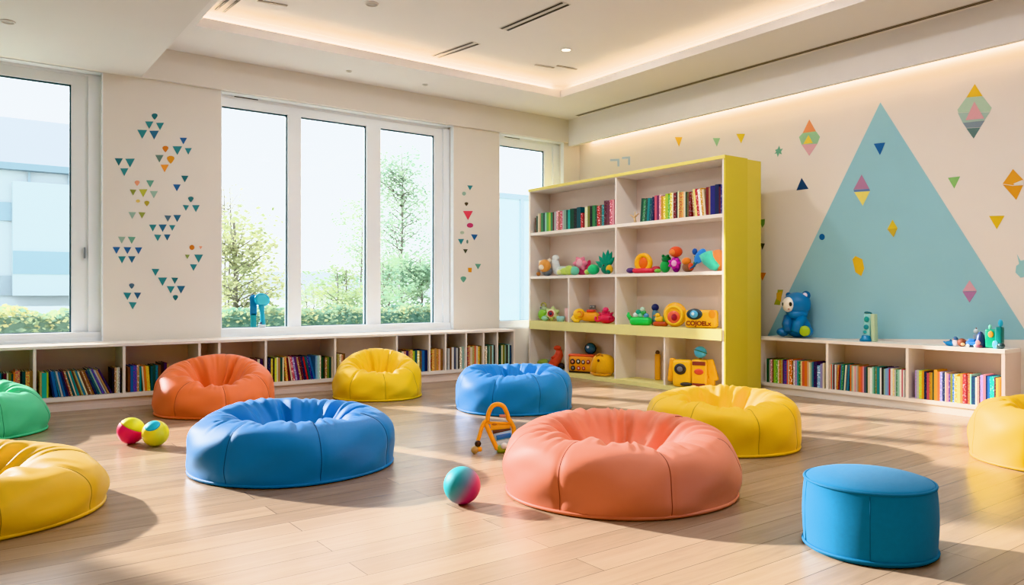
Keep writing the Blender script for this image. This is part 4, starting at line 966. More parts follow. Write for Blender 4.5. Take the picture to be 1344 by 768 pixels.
small(1305, 'toy_castle', 'small green block castle with a yellow dot and a blue flag', [('wall', MB().rbox((0, 0, 0.075), (0.12, 0.05, 0.15), 0.012), pl('#128a68')), ('side_tower', MB().rbox((0.04, -0.004, 0.085), (0.05, 0.056, 0.17), 0.01), pl('#0f7a74')),
    ('dot', MB().ell((-0.015, -0.026, 0.11), (0.02, 0.006, 0.025)), pl('#e8a92a')), ('flag', MB().ell((0.045, 0, 0.2), (0.018, 0.01, 0.03)), pl('#3ab4d8')), ('flag', MB().ell((-0.03, 0, 0.165), (0.012, 0.01, 0.022)), pl('#8ed8c0')), ('gate', MB().ell((0.02, -0.032, 0.03), (0.022, 0.008, 0.032)), pl('#7fd0e8'))], cat='toy')
small(1314, 'beetle_figure', 'tiny dark grey beetle figure at the end of the low white bookcase', [('body', MB().ell((0, 0, 0.025), (0.026, 0.024, 0.025)), pl('#2f4a4e')), ('head', MB().ell((-0.02, -0.015, 0.02), 0.013), pl('#55706e'))], X=6.68)

# ------------------------------------------------------------------ paddles on the window sill
p = on_Y(336, 430, YP + 0.04); 
ps = (p.x, YP + 0.05, SILL)
rzp = 0.0
t = toy('toy_paddle', 'bright turquoise spoon-shaped toy standing on the wide window sill', 'toy', (XW(342, 7.90), 7.895, 0.64), rzp, [
    ('bowl', MB().ell((0.01, -0.012, 0.285), (0.082, 0.02, 0.068), (0, 0.25, 0)), pl('#35b6d6')),
    ('bowl_face', MB().ell((0.012, -0.03, 0.283), (0.062, 0.008, 0.05), (0, 0.25, 0)), pl('#55cbe0')),
    ('handle', MB().tube([(0.005, -0.005, 0.23), (0.015, 0, 0.15), (0.022, 0, 0.06), (0.022, 0, 0.03)], [0.03, 0.022, 0.024, 0.028], 12), pl('#2fa9c8')),
    ('foot', MB().rbox((0.012, 0, 0.018), (0.07, 0.045, 0.034), 0.01), pl('#dfe6ea')), ('band', MB().rbox((0.012, 0, 0.045), (0.056, 0.042, 0.014), 0.005), pl('#3a4c78'))])
toy('toy_paddle', 'dark teal rounded paddle behind the turquoise spoon-shaped toy', 'toy', (XW(333, 7.92), 7.931, 0.64), rzp, [
    ('blade', MB().rbox((0, 0, 0.22), (0.07, 0.016, 0.20), 0.034).ell((0, 0, 0.30), (0.04, 0.008, 0.04)), pl('#1577a4')),
    ('handle', MB().rbox((0, 0, 0.075), (0.06, 0.016, 0.15), 0.02), pl('#1f8f96'))])

# ------------------------------------------------------------------ activity frame on the floor
p = at_depth(652, 4.95); p = at_depth(653, 4.80)
yel = pl('#f0a91e')
t = thing('activity_frame', 'yellow folding activity frame toy with an arched handle on the floor', 'toy', p, face(p) + 0.15)
arch = [(-0.135, 0.03, 0.03), (-0.10, 0.02, 0.13), (-0.062, 0.01, 0.20)]
def bent(pts, r): return MB().tube(catmull(pts, 6), r, 12)
bent([(-0.064, 0, 0.195), (-0.056, 0, 0.245), (-0.034, 0, 0.285), (0.0, 0, 0.298), (0.036, 0, 0.285), (0.058, 0, 0.245), (0.07, 0, 0.20)], 0.0145).build('handle', yel, t)
bent([(-0.064, 0, 0.20), (-0.09, 0.0, 0.18), (-0.112, -0.01, 0.12), (-0.13, -0.02, 0.065)], 0.0125).build('leg', yel, t)
bent([(-0.075, 0, 0.18), (-0.042, -0.015, 0.10), (-0.005, -0.03, 0.02)], 0.015).build('leg', yel, t)
bent([(0.066, 0, 0.215), (0.095, 0, 0.165), (0.104, 0.0, 0.135), (0.094, -0.01, 0.06), (0.086, -0.01, 0.016)], 0.0145).build('leg', yel, t)
MB().tube([(-0.07, 0, 0.185), (0.09, 0, 0.175)], 0.009, 10).build('crossbar', yel, t)
MB().rbox((0.018, 0.002, 0.16), (0.125, 0.006, 0.045), 0.003, (0.1, -0.05, 0)).build('tray', pl('#f3c03a'), t)
MB().ell((-0.02, -0.004, 0.175), (0.018, 0.008, 0.008)).build('clip', pl('#b9762a'), t)
MB().tube([(-0.03, -0.004, 0.125), (0.08, -0.002, 0.14)], [0.012, 0.006], 10).build('brush', pl('#6b5248', 0.6), t)
MB().rbox((0.035, -0.006, 0.10), (0.115, 0.008, 0.05), 0.003, (0.05, -0.16, 0)).build('panel', pl('#9fd0ee'), t)
MB().rbox((0.038, -0.012, 0.098), (0.095, 0.006, 0.03), 0.003, (0.05, -0.16, 0)).build('picture', pl('#1f7fd0'), t)
MB().rbox((0.035, -0.02, 0.022), (0.09, 0.05, 0.044), 0.012).build('basket', pl('#8fae3a'), t)
MB().ell((0.035, -0.045, 0.045), (0.022, 0.018, 0.02)).build('bead', pl('#e9eee8'), t)
MB().rbox((0.04, -0.005, 0.225), (0.06, 0.006, 0.02), 0.003).build('label_plate', pl('#c48f7a'), t)
MB().lathe([(1e-4, -0.012), (0.016, -0.012), (0.02, -0.006), (0.02, 0.006), (0.016, 0.012), (1e-4, 0.012)], (-0.128, -0.03, 0.062), 18, 'y').build('wheel', pl('#3a2d26'), t)
MB().lathe([(1e-4, -0.012), (0.02, -0.012), (0.024, -0.006), (0.024, 0.006), (0.02, 0.012), (1e-4, 0.012)], (-0.148, -0.035, 0.0245), 18, 'y').build('wheel', pl('#b7a26a'), t)
MB().rbox((-0.118, -0.034, 0.028), (0.03, 0.02, 0.03), 0.008).build('axle_block', yel, t)

# ------------------------------------------------------------------ wall stickers
def flat(name, plane, c, pts_px, m, parent=None, lift=0.0):
    """thin vinyl shape stuck on a wall; its corners are measured on that wall"""
    P_ = [on_Y(x, y, YP) if plane == 'Y' else on_X(x, y, XR) for x, y in pts_px]
    n = Vector((0, -1, 0)) if plane == 'Y' else Vector((-1, 0, 0))
    cen = sum(P_, Vector()) / len(P_)
    org = Vector(parent.location) if parent else cen
    mb = MB().prism([q - org + n * (0.0006 + lift) for q in P_], n * 0.0012)
    o = mb.build(name, m, parent, (0, 0, 0) if parent else cen, fix=True)
    return o
def tri_pts(x, y, w, up=False, skew=0.0, hf=0.92):
    h = w * hf
    return [(x - w/2, y + h/2), (x + w/2, y + h/2), (x + skew, y - h/2)] if up else [(x - w/2, y - h/2), (x + w/2, y - h/2 + skew), (x, y + h/2)]
def shield_pts(x, y, w):
    return [(x + w/2 * a, y + w/2 * b) for a, b in ((-0.85, -0.7), (-0.3, -0.95), (0.3, -0.95), (0.85, -0.7), (0.95, -0.2), (0.45, 0.6), (0, 1.05), (-0.45, 0.6), (-0.95, -0.2))]
def disc_pts(x, y, w, h=None):
    h = h or w
    return [(x + w/2 * math.cos(k * PI / 10), y + h/2 * math.sin(k * PI / 10)) for k in range(20)]
def vinyl(c): return mat(c, 0.55, 0.04, 40)
COLS = {'teal': '#3b8d94', 'dark teal': '#32757d', 'blue': '#2f66a0', 'steel blue': '#356f90', 'grey-green': '#6b8a7c', 'dark orange': '#cf7a1a', 'orange': '#e09a22', 'light orange': '#ef9f3a', 'peach': '#e8a27e', 'sea green': '#6faa94',
        'olive': '#98a04e', 'lime': '#bcbf4c', 'sage': '#9cbcab', 'pale yellow': '#dcc46c', 'olive yellow': '#b0a03c', 'slate': '#567488', 'dark blue': '#37658a', 'green': '#8aa052', 'pink': '#e34f66', 'magenta': '#c84a78',
        'brown': '#5d5340', 'dark olive': '#4c5240', 'amber': '#e59a1e', 'pale sage': '#b6c8b0'}
def cluster(where, rows_, ox, oy, sc, grp, shapes={}):
    rn = ['top', 'second', 'third', 'fourth', 'fifth']
    for r, items in enumerate(rows_):
        rname = 'only' if len(rows_) == 1 else 'bottom' if r == len(rows_) - 1 else rn[r]
        for k, it in enumerate(items):
            x, y, w_, col = it[:4]; shp = it[4] if len(it) > 4 else 'triangle'
            x = ox + x / sc; y = oy + y / sc; w_ = w_ / sc
            pts = {'triangle': lambda: tri_pts(x, y, w_, skew=random.uniform(-0.02, 0.06) * w_), 'shield': lambda: shield_pts(x, y, w_), 'dot': lambda: disc_pts(x, y, w_), 'oval': lambda: disc_pts(x, y, w_, w_ * 0.75),
                   'square': lambda: [(x - w_/2, y - w_*.6), (x + w_/2, y - w_*.6), (x + w_*.42, y + w_*.6), (x - w_*.4, y + w_*.5)], 'drop': lambda: disc_pts(x, y, w_, w_ * 2)}[shp]()
            o = flat('%s_sticker' % shp, 'Y', col, pts, vinyl(COLS[col]))
            pos = 'sole' if len(items) == 1 else ORD[k + 1]
            tag(o, '%s %s sticker, %s in the %s row of the %s' % (col, shp, pos, rname, where), 'wall sticker', grp, 'thing')
WP = 'wall stickers on the wide pillar'
S1 = (130, 140, 4.8); S2 = (130, 280, 5.488)
T = 'teal'
cluster('topmost cluster, wide pillar', [[(350, 62, 40, 'dark teal', 'shield')], [(316, 117, 52, T), (384, 125, 50, T)], [(272, 174, 62, T), (347, 180, 60, 'steel blue')]], *S1, WP)
cluster('upper blue trio, wide pillar', [[(531, 217, 46, 'blue')], [(493, 277, 60, T), (562, 282, 44, T)]], *S1, WP)
cluster('orange cluster, wide pillar', [[(418, 267, 40, 'dark orange', 'shield')], [(380, 328, 52, 'grey-green'), (451, 334, 50, 'orange', 'shield')], [(413, 390, 52, 'light orange')]], *S1, WP)
cluster('upper dark trio, wide pillar', [[(124, 349, 52, 'dark teal'), (195, 356, 60, T)], [(159, 413, 52, T)]], *S1, WP)
cluster('pastel cluster, wide pillar', [[(240, 482, 34, 'peach', 'shield'), (322, 487, 50, 'sea green')], [(214, 541, 42, 'olive'), (278, 546, 54, 'lime'), (345, 555, 50, 'sage')], [(245, 595, 26, 'pale yellow', 'oval'), (301, 610, 34, 'olive yellow', 'shield')], [(209, 686, 48, 'sage'), (270, 685, 44, 'olive')]], *S1, WP)
cluster('blue pair mid-height, wide pillar', [[(540, 456, 46, 'dark teal')], [(490, 512, 48, 'blue')]], *S1, WP)
cluster('lower dark trio, wide pillar', [[(578, 584, 36, 'dark teal', 'shield')], [(547, 638, 40, T), (610, 643, 48, T)]], *S1, WP)
cluster('seven-piece cluster, wide pillar', [[(495, 38, 50, 'slate'), (563, 38, 56, 'steel blue')], [(387, 107, 54, T), (458, 108, 58, 'steel blue'), (527, 106, 46, T)], [(422, 177, 52, T), (491, 175, 48, 'steel blue')]], *S2, WP)
cluster('pale-topped cluster, wide pillar', [[(163, 193, 54, 'sage'), (235, 195, 56, 'sea green')], [(125, 268, 54, 'blue'), (204, 269, 56, 'blue'), (284, 271, 54, 'blue')], [(165, 336, 56, T), (236, 334, 54, 'steel blue')]], *S2, WP)
cluster('orange-dotted cluster, wide pillar', [[(669, 246, 36, 'dark orange', 'dot'), (732, 248, 24, 'peach')], [(636, 314, 34, 'green'), (717, 327, 64, T)], [(680, 391, 52, T)]], *S2, WP)
cluster('stepped cluster, wide pillar', [[(406, 426, 56, T)], [(457, 493, 66, T), (545, 486, 50, 'dark teal')], [(516, 551, 58, T), (590, 551, 60, 'steel blue')], [(550, 608, 40, 'dark teal', 'shield')]], *S2, WP)
cluster('lowest cluster, wide pillar', [[(235, 524, 40, 'slate', 'shield')], [(204, 598, 58, T), (277, 595, 52, 'dark blue')], [(242, 666, 58, T)]], *S2, WP)
cluster('narrow pillar sticker column', [[(153, 104, 34, T)], [(115, 140, 24, 'sage', 'dot')], [(130, 206, 24, 'brown', 'shield')]], 585, 225, 4.8, 'wall stickers on the narrow pillar')
cluster('narrow pillar middle group', [[(140, 278, 62, 'pink')], [(153, 340, 40, 'magenta', 'oval')], [(103, 386, 26, 'pale sage', 'oval'), (180, 416, 42, 'blue')], [(96, 444, 38, T), (136, 443, 12, 'grey-green', 'drop')], [(124, 504, 30, 'dark olive')]], 585, 225, 4.8, 'wall stickers on the narrow pillar')
cluster('narrow pillar lowest group', [[(203, 600, 38, 'sea green')], [(152, 622, 24, 'amber', 'square')], [(111, 680, 38, 'sea green', 'shield')]], 585, 225, 4.8, 'wall stickers on the narrow pillar')

# the big painted triangle
o = flat('painted_triangle', 'X', None, [(1155.5, 134.5), (1006, 444), (1353, 446)], mat('#9bcad5', 0.7, 0.03, 3, 0.03, 160, name='pale_teal_paint'))
tag(o, 'huge pale teal triangle painted on the wall above the low white bookcase', 'mural', kind='thing')
RS = lambda x, y: (860 + x / 2.0764, 90 + y / 2.0764)
def rsticker(name, label, pts, col, over=False):
    o = flat(name, 'X', None, [RS(*q) for q in pts], vinyl(col), lift=0.002 if over else 0.0)
    tag(o, label, 'wall sticker', None, 'thing'); return o
def td(x, y, w_, h_=None): 
    h_ = h_ or w_; return [(x - w_/2, y - h_/2), (x + w_/2, y - h_/2), (x + w_*0.05, y + h_/2)]
rsticker('triangle_sticker', 'yellow triangle sticker above the bookcase, window-most of three in the row', td(64, 200, 20, 26), '#e2b53a')
rsticker('triangle_sticker', 'mint green triangle sticker above the yellow bookcase, middle of the row', td(167, 201, 20, 23), '#9fcb9a')
rsticker('triangle_sticker', 'bright yellow triangle sticker above the bookcase corner, mural-most of three', td(233, 191, 24, 26), '#dfc12a')
rsticker('star_sticker', 'small jagged sea green sticker between bookcase and tall kite sticker', [(327, 222), (334, 219), (338, 210), (341, 220), (348, 218), (343, 226), (345, 234), (338, 231), (334, 241), (331, 231), (325, 233), (330, 227)], '#74b394')
rsticker('triangle_sticker', 'dark navy upright triangle sticker beside the big teal triangle', [(399, 298), (418, 328), (385, 332)], '#1f4470')
rsticker('leaf_sticker', 'small green leaf sticker at the edge of the yellow bookcase, highest of three', [(288, 412), (299, 410), (298, 424), (292, 434), (288, 424)], '#6fa06c')
rsticker('triangle_sticker', 'dark slate triangle sticker at the edge of the yellow bookcase, middle of three', [(286, 476), (299, 477), (292, 494)], '#3c4650')
rsticker('triangle_sticker', 'orange triangle sticker at the edge of the yellow bookcase, lowest of three', [(284, 556), (302, 557), (292, 578)], '#df8046')
rsticker('triangle_sticker', 'royal blue triangle sticker near the top of the big teal triangle', [(596, 205), (627, 202), (613, 236)], '#1b62a4', True)
rsticker('dot_sticker', 'royal blue dot sticker at the sloping edge of the big teal triangle', disc_pts(455, 459, 15, 17), '#1c66a8', True)
rsticker('parallelogram_sticker', 'slanted yellow parallelogram sticker low on the big teal triangle', [(546, 511), (565, 520), (570, 545), (562, 566), (546, 555), (538, 520)], '#e2b92c', True)
rsticker('triangle_sticker', 'light green triangle sticker on the bare wall between teal triangle and large kite', [(798, 298), (831, 294), (815, 327)], '#8cc070')
rsticker('triangle_sticker', 'yellow triangle sticker below the orange diamond pair', [(910, 402), (952, 401), (931, 438)], '#e2bd22')
rsticker('leaf_sticker', 'pale aqua leaf sticker at the photo edge beside the low bookcase', [(986, 506), (996, 524), (1012, 520), (1014, 566), (996, 570), (982, 556), (984, 538), (992, 532)], '#9fced0')
def multi(name, label, shapes):
    P_ = [on_X(*RS(*q), XR) for sh in shapes for q in sh[1]]
    c_ = sum(P_, Vector()) / len(P_); t = thing(name, label, 'wall sticker', c_)
    t['kind'] = 'thing'
    for i, sh in enumerate(shapes):
        flat(sh[0], 'X', None, [RS(*q) for q in sh[1]], vinyl(sh[2]), t, lift=(sh[3] if len(sh) > 3 else 0.0))
K = 0.0025
multi('kite_sticker', 'tall four-colour kite sticker with an orange tip between bookcase and teal triangle', [
    ('orange_tip', [(420, 139), (438, 171), (402, 176)], '#e39560'), ('green_band', [(402, 176), (438, 171), (449, 186), (442, 205), (399, 207), (392, 187)], '#9cc79a'),
    ('yellow_triangle', [(418, 181), (430, 203), (404, 206)], '#e8d04e', 0.0015), ('pink_tip', [(399, 207), (442, 205), (420, 238)], '#dcaab0')])
multi('diamond_sticker', 'mauve over pale yellow diamond sticker high on the big teal triangle', [
    ('mauve_half', [(563, 289), (584, 328), (541, 330)], '#b583a6', K), ('violet_line', [(541, 331), (584, 328), (586, 334), (543, 336)], '#6a86b8', K), ('yellow_half', [(543, 337), (586, 334), (566, 374)], '#e9dc78', K)])
multi('diamond_sticker', 'small yellow diamond sticker in the middle of the big teal triangle', [
    ('upper_half', [(647, 412), (661, 435), (633, 438)], '#dfc63a', K), ('lower_half', [(633, 438), (661, 435), (650, 460)], '#c9ad38', K)])
multi('diamond_sticker', 'pink diamond sticker low near the edge of the big teal triangle', [
    ('pale_half', [(857, 577), (877, 606), (838, 607)], '#d9a9b6', K), ('mauve_half', [(838, 608), (877, 607), (857, 638)], '#b683ae', K)])
multi('kite_sticker', 'large kite sticker with a yellow tip highest on the mural wall', [
    ('yellow_tip', [(871, 42), (892, 75), (848, 79)], '#e3bc28'), ('green_band', [(848, 79), (892, 75), (917, 107), (912, 118), (826, 120), (824, 112)], '#b4cdb4'),
    ('sage_band', [(825, 121), (912, 119), (896, 143), (838, 148)], '#a8c1b4'), ('pink_triangle', [(870, 90), (897, 136), (846, 141)], '#dba6ad', 0.0015), ('slate_band', [(838, 148), (898, 142), (886, 160), (848, 162)], '#8595a0'), ('dark_tip', [(848, 163), (886, 161), (868, 191)], '#5f7f7c')])
multi('diamond_sticker', 'orange diamond pair sticker with a white slit at the photo edge', [
    ('orange_half', [(975, 274), (1003, 303), (990, 312), (975, 318), (947, 314)], '#e2a12a'), ('lower_half', [(947, 316), (975, 320), (1003, 318), (984, 358)], '#dd9a1e'), ('white_slit', [(976, 314), (1000, 304), (1006, 314), (984, 319)], '#e9e2d8', 0.0015), ('second_diamond', [(1006, 300), (1016, 284), (1030, 310), (1016, 336), (1005, 322)], '#dc9420')])
multi('ribbon_sticker', 'slanted olive and orange ribbon sticker behind the blue bear', [
    ('orange_middle', [(331, 612), (346, 606), (343, 636), (331, 628)], '#d8a83a', 0.0012), ('green_ends', [(334, 603), (349, 603), (342, 630), (340, 645), (324, 643), (332, 622)], '#a3a83e')])
for nm, pts in (('window-side one of the pair', [(801, 209), (813, 208.5), (813, 218.5), (810.5, 218.5), (810.3, 211.2), (801, 211.6)]), ('mural-side one of the pair', [(816.5, 206.2), (827, 205.4), (827, 216.5), (824.5, 216.5), (824.4, 208.2), (816.5, 208.8)])):
    o = flat('hook_sticker', 'X', None, pts, vinyl('#b4c9d8')); tag(o, 'pale blue hook mark on the wall above the bookcase, %s' % nm, 'wall sticker', None, 'thing')

# ------------------------------------------------------------------ outdoors
GZ = -0.35
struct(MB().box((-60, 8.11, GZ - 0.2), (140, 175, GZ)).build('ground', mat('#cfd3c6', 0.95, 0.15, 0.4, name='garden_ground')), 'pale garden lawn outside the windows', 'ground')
struct(MB().box((-20, 60, GZ), (140, 170, GZ + 0.02)).build('water', mat('#eef0f0', 0.8, 0.05, 0.05)), 'pale lake beyond the hedge', 'water')  # whitened colour stands for haze over the lake
hm = MB(); hx = []
for k in range(121):
    x = -20 + k * 1.8
    hx.append((x, 8.5 + 2.2 * math.sin(k * 0.11 + 1) + 1.3 * math.sin(k * 0.31) + 0.5 * math.sin(k * 0.9)))
vs = [(x, 171 + 0.02 * x, GZ) for x, h in hx] + [(x, 171 + 0.02 * x, h * 0.62) for x, h in hx]; n = len(hx)
hm.add(vs, [(i, i + 1, n + i + 1, n + i) for i in range(n - 1)])
struct(hm.build('hills', mat('#cdd0d2', 1.0, 0.08, 0.05)), 'hazy blue hills across the lake', 'hills')  # paled colour carries the haze of distance

# pale office building seen through the first window
t = thing('office_building', 'pale blue glass-fronted office building with a sloping roof outside the first window', 'building', (-10, 30, GZ))
def PB(mb, name, m): return mb.build(name, m, t, (10, -30, -GZ))
bx0, bx1 = -34, 6.0
PB(MB().box((bx0, 30, GZ), (bx1, 42, 5.2)), 'wall', mat('#cdd6da', 0.5, 0.03, 0.3))
PB(MB().add([(bx0, 29.6, 5.2), (bx1 + .3, 29.6, 5.2), (bx1 + .3, 36, 7.9), (bx0, 36, 7.9), (bx0, 42, 5.2), (bx1 + .3, 42, 5.2)], [(0, 1, 2, 3), (3, 2, 5, 4), (0, 3, 4), (1, 5, 2)]), 'roof', mat('#bcc0c3', 0.7, 0.05, 1))
PB(MB().box((bx0, 29.55, 5.0), (bx1 + .3, 29.9, 5.22)), 'eave', mat('#7f949f', 0.5))
PB(MB().box((bx0, 29.9, 3.35), (bx1, 29.99, 3.95)), 'spandrel', mat('#98adb8', 0.4))
PB(MB().box((bx0, 29.9, 0.9), (bx1, 29.99, 1.55)), 'base_band', mat('#9fabb2', 0.5))
for k in range(34):
    x = bx1 - 0.4 - k * 1.15
    PB(MB().box((x, 29.86, 1.6), (x + 0.07, 29.9, 5.0)), 'facade_fin', mat('#9db0b9', 0.4))
PB(MB().box((1.7, 29.4, 0.9), (4.6, 29.88, 4.6)), 'bay', mat('#c3d0d5', 0.35))
PB(MB().box((1.7, 29.36, 1.6), (4.6, 29.41, 2.35)), 'bay_window', mat('#8ea5b0', 0.3))
PB(MB().box((bx0, 29.0, GZ), (bx1 + 1, 29.2, 0.55)), 'plinth_wall', mat('#e3e8ea', 0.7))

# glass screen outside the narrow window
t = thing('glass_screen', 'frosted glass screen in a white frame outside the narrow window', 'screen', (7, 10, GZ))
gx0, gx1 = 6.35, 8.6
def PG(mb, name, m): return mb.build(name, m, t, (-7, -10, -GZ))
MG = glass_mat('frosted_glass', (0.88, 0.95, 0.97, 1), 0.1, 0.7)
PG(MB().box((gx0, 9.97, 2.52), (gx1, 10.05, 2.6)), 'top_rail', mat('#93a4ad', 0.4))
PG(MB().box((gx0, 9.98, 0.30), (gx1, 10.04, 0.36)), 'bottom_rail', mat('#93a4ad', 0.4))
xs_ = [gx0, XW(682, 10), 8.55]
for x in xs_: PG(MB().box((x, 9.97, GZ), (x + 0.07, 10.05, 2.52)), 'post', mat('#a0b0b8', 0.4))
for a, b in ((xs_[0] + 0.07, xs_[1]), (xs_[1] + 0.07, xs_[2])): PG(MB().box((a, 10.0, 0.36), (b, 10.012, 2.52)), 'panel', MG)

# added unseen fin that keeps direct sun off the window-end books
struct(MB().box((5.42, 8.11, GZ), (5.50, 9.06, 3.5)).build('sun_blocker_fin', mat('#d8dcdd', 0.7)), 'added pale fin blocking the sun between the wide and narrow windows', 'sun blocker')

# plants: leaf colours are paled, putting outdoor haze into the colour
def leaves_mb(n, fn, size, rng, flat_=0.5):
    b = MB(); vs = []; fs = []
    for i in range(n):
        c_ = fn(rng)
        if c_ is None: continue
        a = rng.uniform(0, 2 * PI); e = rng.uniform(-0.9, 0.9); s_ = size * rng.uniform(0.6, 1.3)
        u = Vector((math.cos(a), math.sin(a), e * 0.6)).normalized(); w_ = u.cross(Vector((rng.uniform(-1, 1), rng.uniform(-1, 1), rng.uniform(-1, 1)))).normalized()
        k = len(vs)
        vs += [c_ - u * s_, c_ + w_ * s_ * flat_, c_ + u * s_, c_ - w_ * s_ * flat_]; fs.append((k, k + 1, k + 2, k + 3))
    b.add(vs, fs); return b
def leaf_mat(c1, c2, name, scale=1.3):
    m = bpy.data.materials.new(name); m.use_nodes = True
    nt = m.node_tree; N = nt.nodes; L = nt.links; b = N['Principled BSDF']
    tc = N.new('ShaderNodeTexCoord'); nz = N.new('ShaderNodeTexNoise'); nz.inputs['Scale'].default_value = scale; nz.inputs['Detail'].default_value = 5
    L.new(tc.outputs['Object'], nz.inputs['Vector'])
    cr = N.new('ShaderNodeValToRGB'); cr.color_ramp.elements[0].position = 0.38; cr.color_ramp.elements[1].position = 0.62
    cr.color_ramp.elements[0].color = lin(c1); cr.color_ramp.elements[1].color = lin(c2)
    L.new(nz.outputs['Fac'], cr.inputs[0]); L.new(cr.outputs[0], b.inputs['Base Color']); b.inputs['Roughness'].default_value = 0.8
    tl = N.new('ShaderNodeBsdfTranslucent'); L.new(cr.outputs[0], tl.inputs[0]); ms = N.new('ShaderNodeMixShader'); ms.inputs[0].default_value = 0.45
    L.new(b.outputs[0], ms.inputs[1]); L.new(tl.outputs[0], ms.inputs[2]); L.new(ms.outputs[0], N['Material Output'].inputs[0])
    return m
def hedge(label, x0, x1, y, h, dep, seed, n, c1, c2, c3):
    rng = random.Random(seed)
    t = thing('hedge', label, 'hedge', ((x0 + x1) / 2, y, GZ))
    mx = (x0 + x1) / 2
    def top(x): return h * (0.92 + 0.08 * math.sin(x * 3.1 + seed) * math.sin(x * 7.3))
    def f1(r):
        x = r.uniform(x0, x1); z = GZ + (top(x) - GZ) * r.random() ** 0.7
        return Vector((x - mx, r.uniform(-dep, dep) * 0.5 * (1 - 0.3 * max(0, (z - h * .6))), z - GZ))
    leaves_mb(n, f1, 0.05, rng).build('foliage', leaf_mat(c1, c2, 'hedge_leaves', 2.2), t)
    core = MB(); core.box((x0 - mx, -dep * 0.36, 0), (x1 - mx, dep * 0.36, (h - GZ) * 0.86)); core.build('core', leaf_mat(c1, c1, 'hedge_core', 3), t)
    def f2(r):
        x = r.uniform(x0, x1); return Vector((x - mx, r.uniform(-dep, dep) * 0.5, top(x) - GZ - abs(r.gauss(0, 0.16))))
    leaves_mb(int(n * 0.45), f2, 0.035, rng, 0.7).build('blossom', leaf_mat(c3, c2, 'hedge_blossom', 3.0), t)
hedge('low green hedge with yellow blossom outside the first window', -2.6, 2.9, 12.0, 0.84, 0.8, 2, 9000, '#86a093', '#bcc8a6', '#e2d8a8')
hedge('low green hedge with yellow blossom outside the wide window', 3.0, 10.2, 12.2, 0.80, 0.8, 4, 13000, '#739789', '#a9bd9f', '#dcd6a8')

def tree(label, x, y, h, crown_r, crown_z, seed, n, c1, c2, trunk_r=0.04, size=0.05, trunks=1, cone=True, name='tree', nb=26):
    rng = random.Random(seed)
    t = thing(name, label, 'tree' if name == 'tree' else 'shrub', (x, y, GZ))
    b = MB(); tips = []
    H = h - GZ
    for k in range(trunks):
        dx = rng.uniform(-1, 1) * 0.3 * (trunks > 1)
        pts = [(dx * 0.3, 0, 0), (dx * 0.6, 0.02, H * 0.35), (dx * 0.9 + 0.03, 0, H * 0.7), (dx + 0.02, 0.02, H * 0.97)]
        b.tube(catmull(pts, 5), [trunk_r * (1 - 0.9 * i / 15) + 0.004 for i in range(16)], 8)
        for q in range(nb // trunks):
            z = rng.uniform(max(0.12, crown_z - 0.05), 0.86) * H; f = z / H
            L_ = crown_r * (1.15 - 0.85 * f if cone else 1.0 * math.sin(PI * min(1, max(0.15, f)))) * rng.uniform(0.55, 1.05)
            a = rng.uniform(0, 2 * PI)
            p0 = Vector((dx * f, 0, z)); p1 = p0 + Vector((math.cos(a) * L_, math.sin(a) * L_, L_ * rng.uniform(0.5, 0.95)))
            p1.z = min(p1.z, H)
            mid = p0.lerp(p1, 0.5) + Vector((0, 0, -0.05 * L_))
            b.tube([p0, mid, p1], [trunk_r * 0.3, trunk_r * 0.2, 0.003], 5); tips.append((p0, p1))
    b.build('trunk', mat('#77736a', 0.9), t)
    def f1(r):
        a, e = r.choice(tips); s_ = r.uniform(0.3, 1.08); q = a.lerp(e, s_)
        return q + Vector((r.gauss(0, 1), r.gauss(0, 1), r.gauss(0, 1))) * crown_r * 0.13
    leaves_mb(n, f1, size, rng).build('crown', leaf_mat(c1, c2, 'tree_leaves', 1.6), t)
def at_Y(px, Y): return XW(px, Y)
tree('slender young tree with airy pale leaves outside the last pane of the wide window', at_Y(527, 17), 17, 4.65, 1.45, 0.10, 5, 5200, '#7f9784', '#a9b99e', 0.05, 0.045, nb=80)
tree('leafy sapling half hidden by the second window mullion', at_Y(474, 21), 21, 3.9, 1.3, 0.2, 9, 2000, '#93a98c', '#bccaa4', 0.035, 0.05, nb=30)
tree('pale bushy tree behind the turquoise toy on the sill', at_Y(316, 13.5), 13.5, 2.35, 0.95, 0.12, 13, 3600, '#8e9770', '#bdbd98', 0.05, 0.05, trunks=2, cone=False, nb=44)
tree('bare-topped shrub behind the bushy tree', at_Y(300, 17), 17, 3.4, 1.1, 0.4, 17, 700, '#9a9a8a', '#b8b5a3', 0.03, 0.04, trunks=2, nb=36)
tree('pale green shrub below the slender tree', at_Y(562, 13.5), 13.5, 1.75, 0.75, 0.08, 21, 3000, '#86a28c', '#b4c6a6', 0.03, 0.05, trunks=2, cone=False, nb=36)
tree('pale green shrub in the middle pane beside the mullion', at_Y(446, 13.6), 13.6, 1.55, 0.65, 0.08, 25, 1900, '#95ab8c', '#c6cda0', 0.03, 0.045, trunks=2, cone=False, nb=30)
tree('small round shrub under the second mullion', at_Y(500, 15.2), 15.2, 1.75, 0.7, 0.08, 29, 2000, '#849f88', '#b0c09e', 0.03, 0.045, trunks=2, cone=False, nb=30)
tree('low shrub in the gap before the lake', at_Y(408, 15.6), 15.6, 1.15, 0.7, 0.05, 33, 1200, '#b6c3ac', '#dcddbe', 0.025, 0.045, trunks=2, cone=False, nb=26)

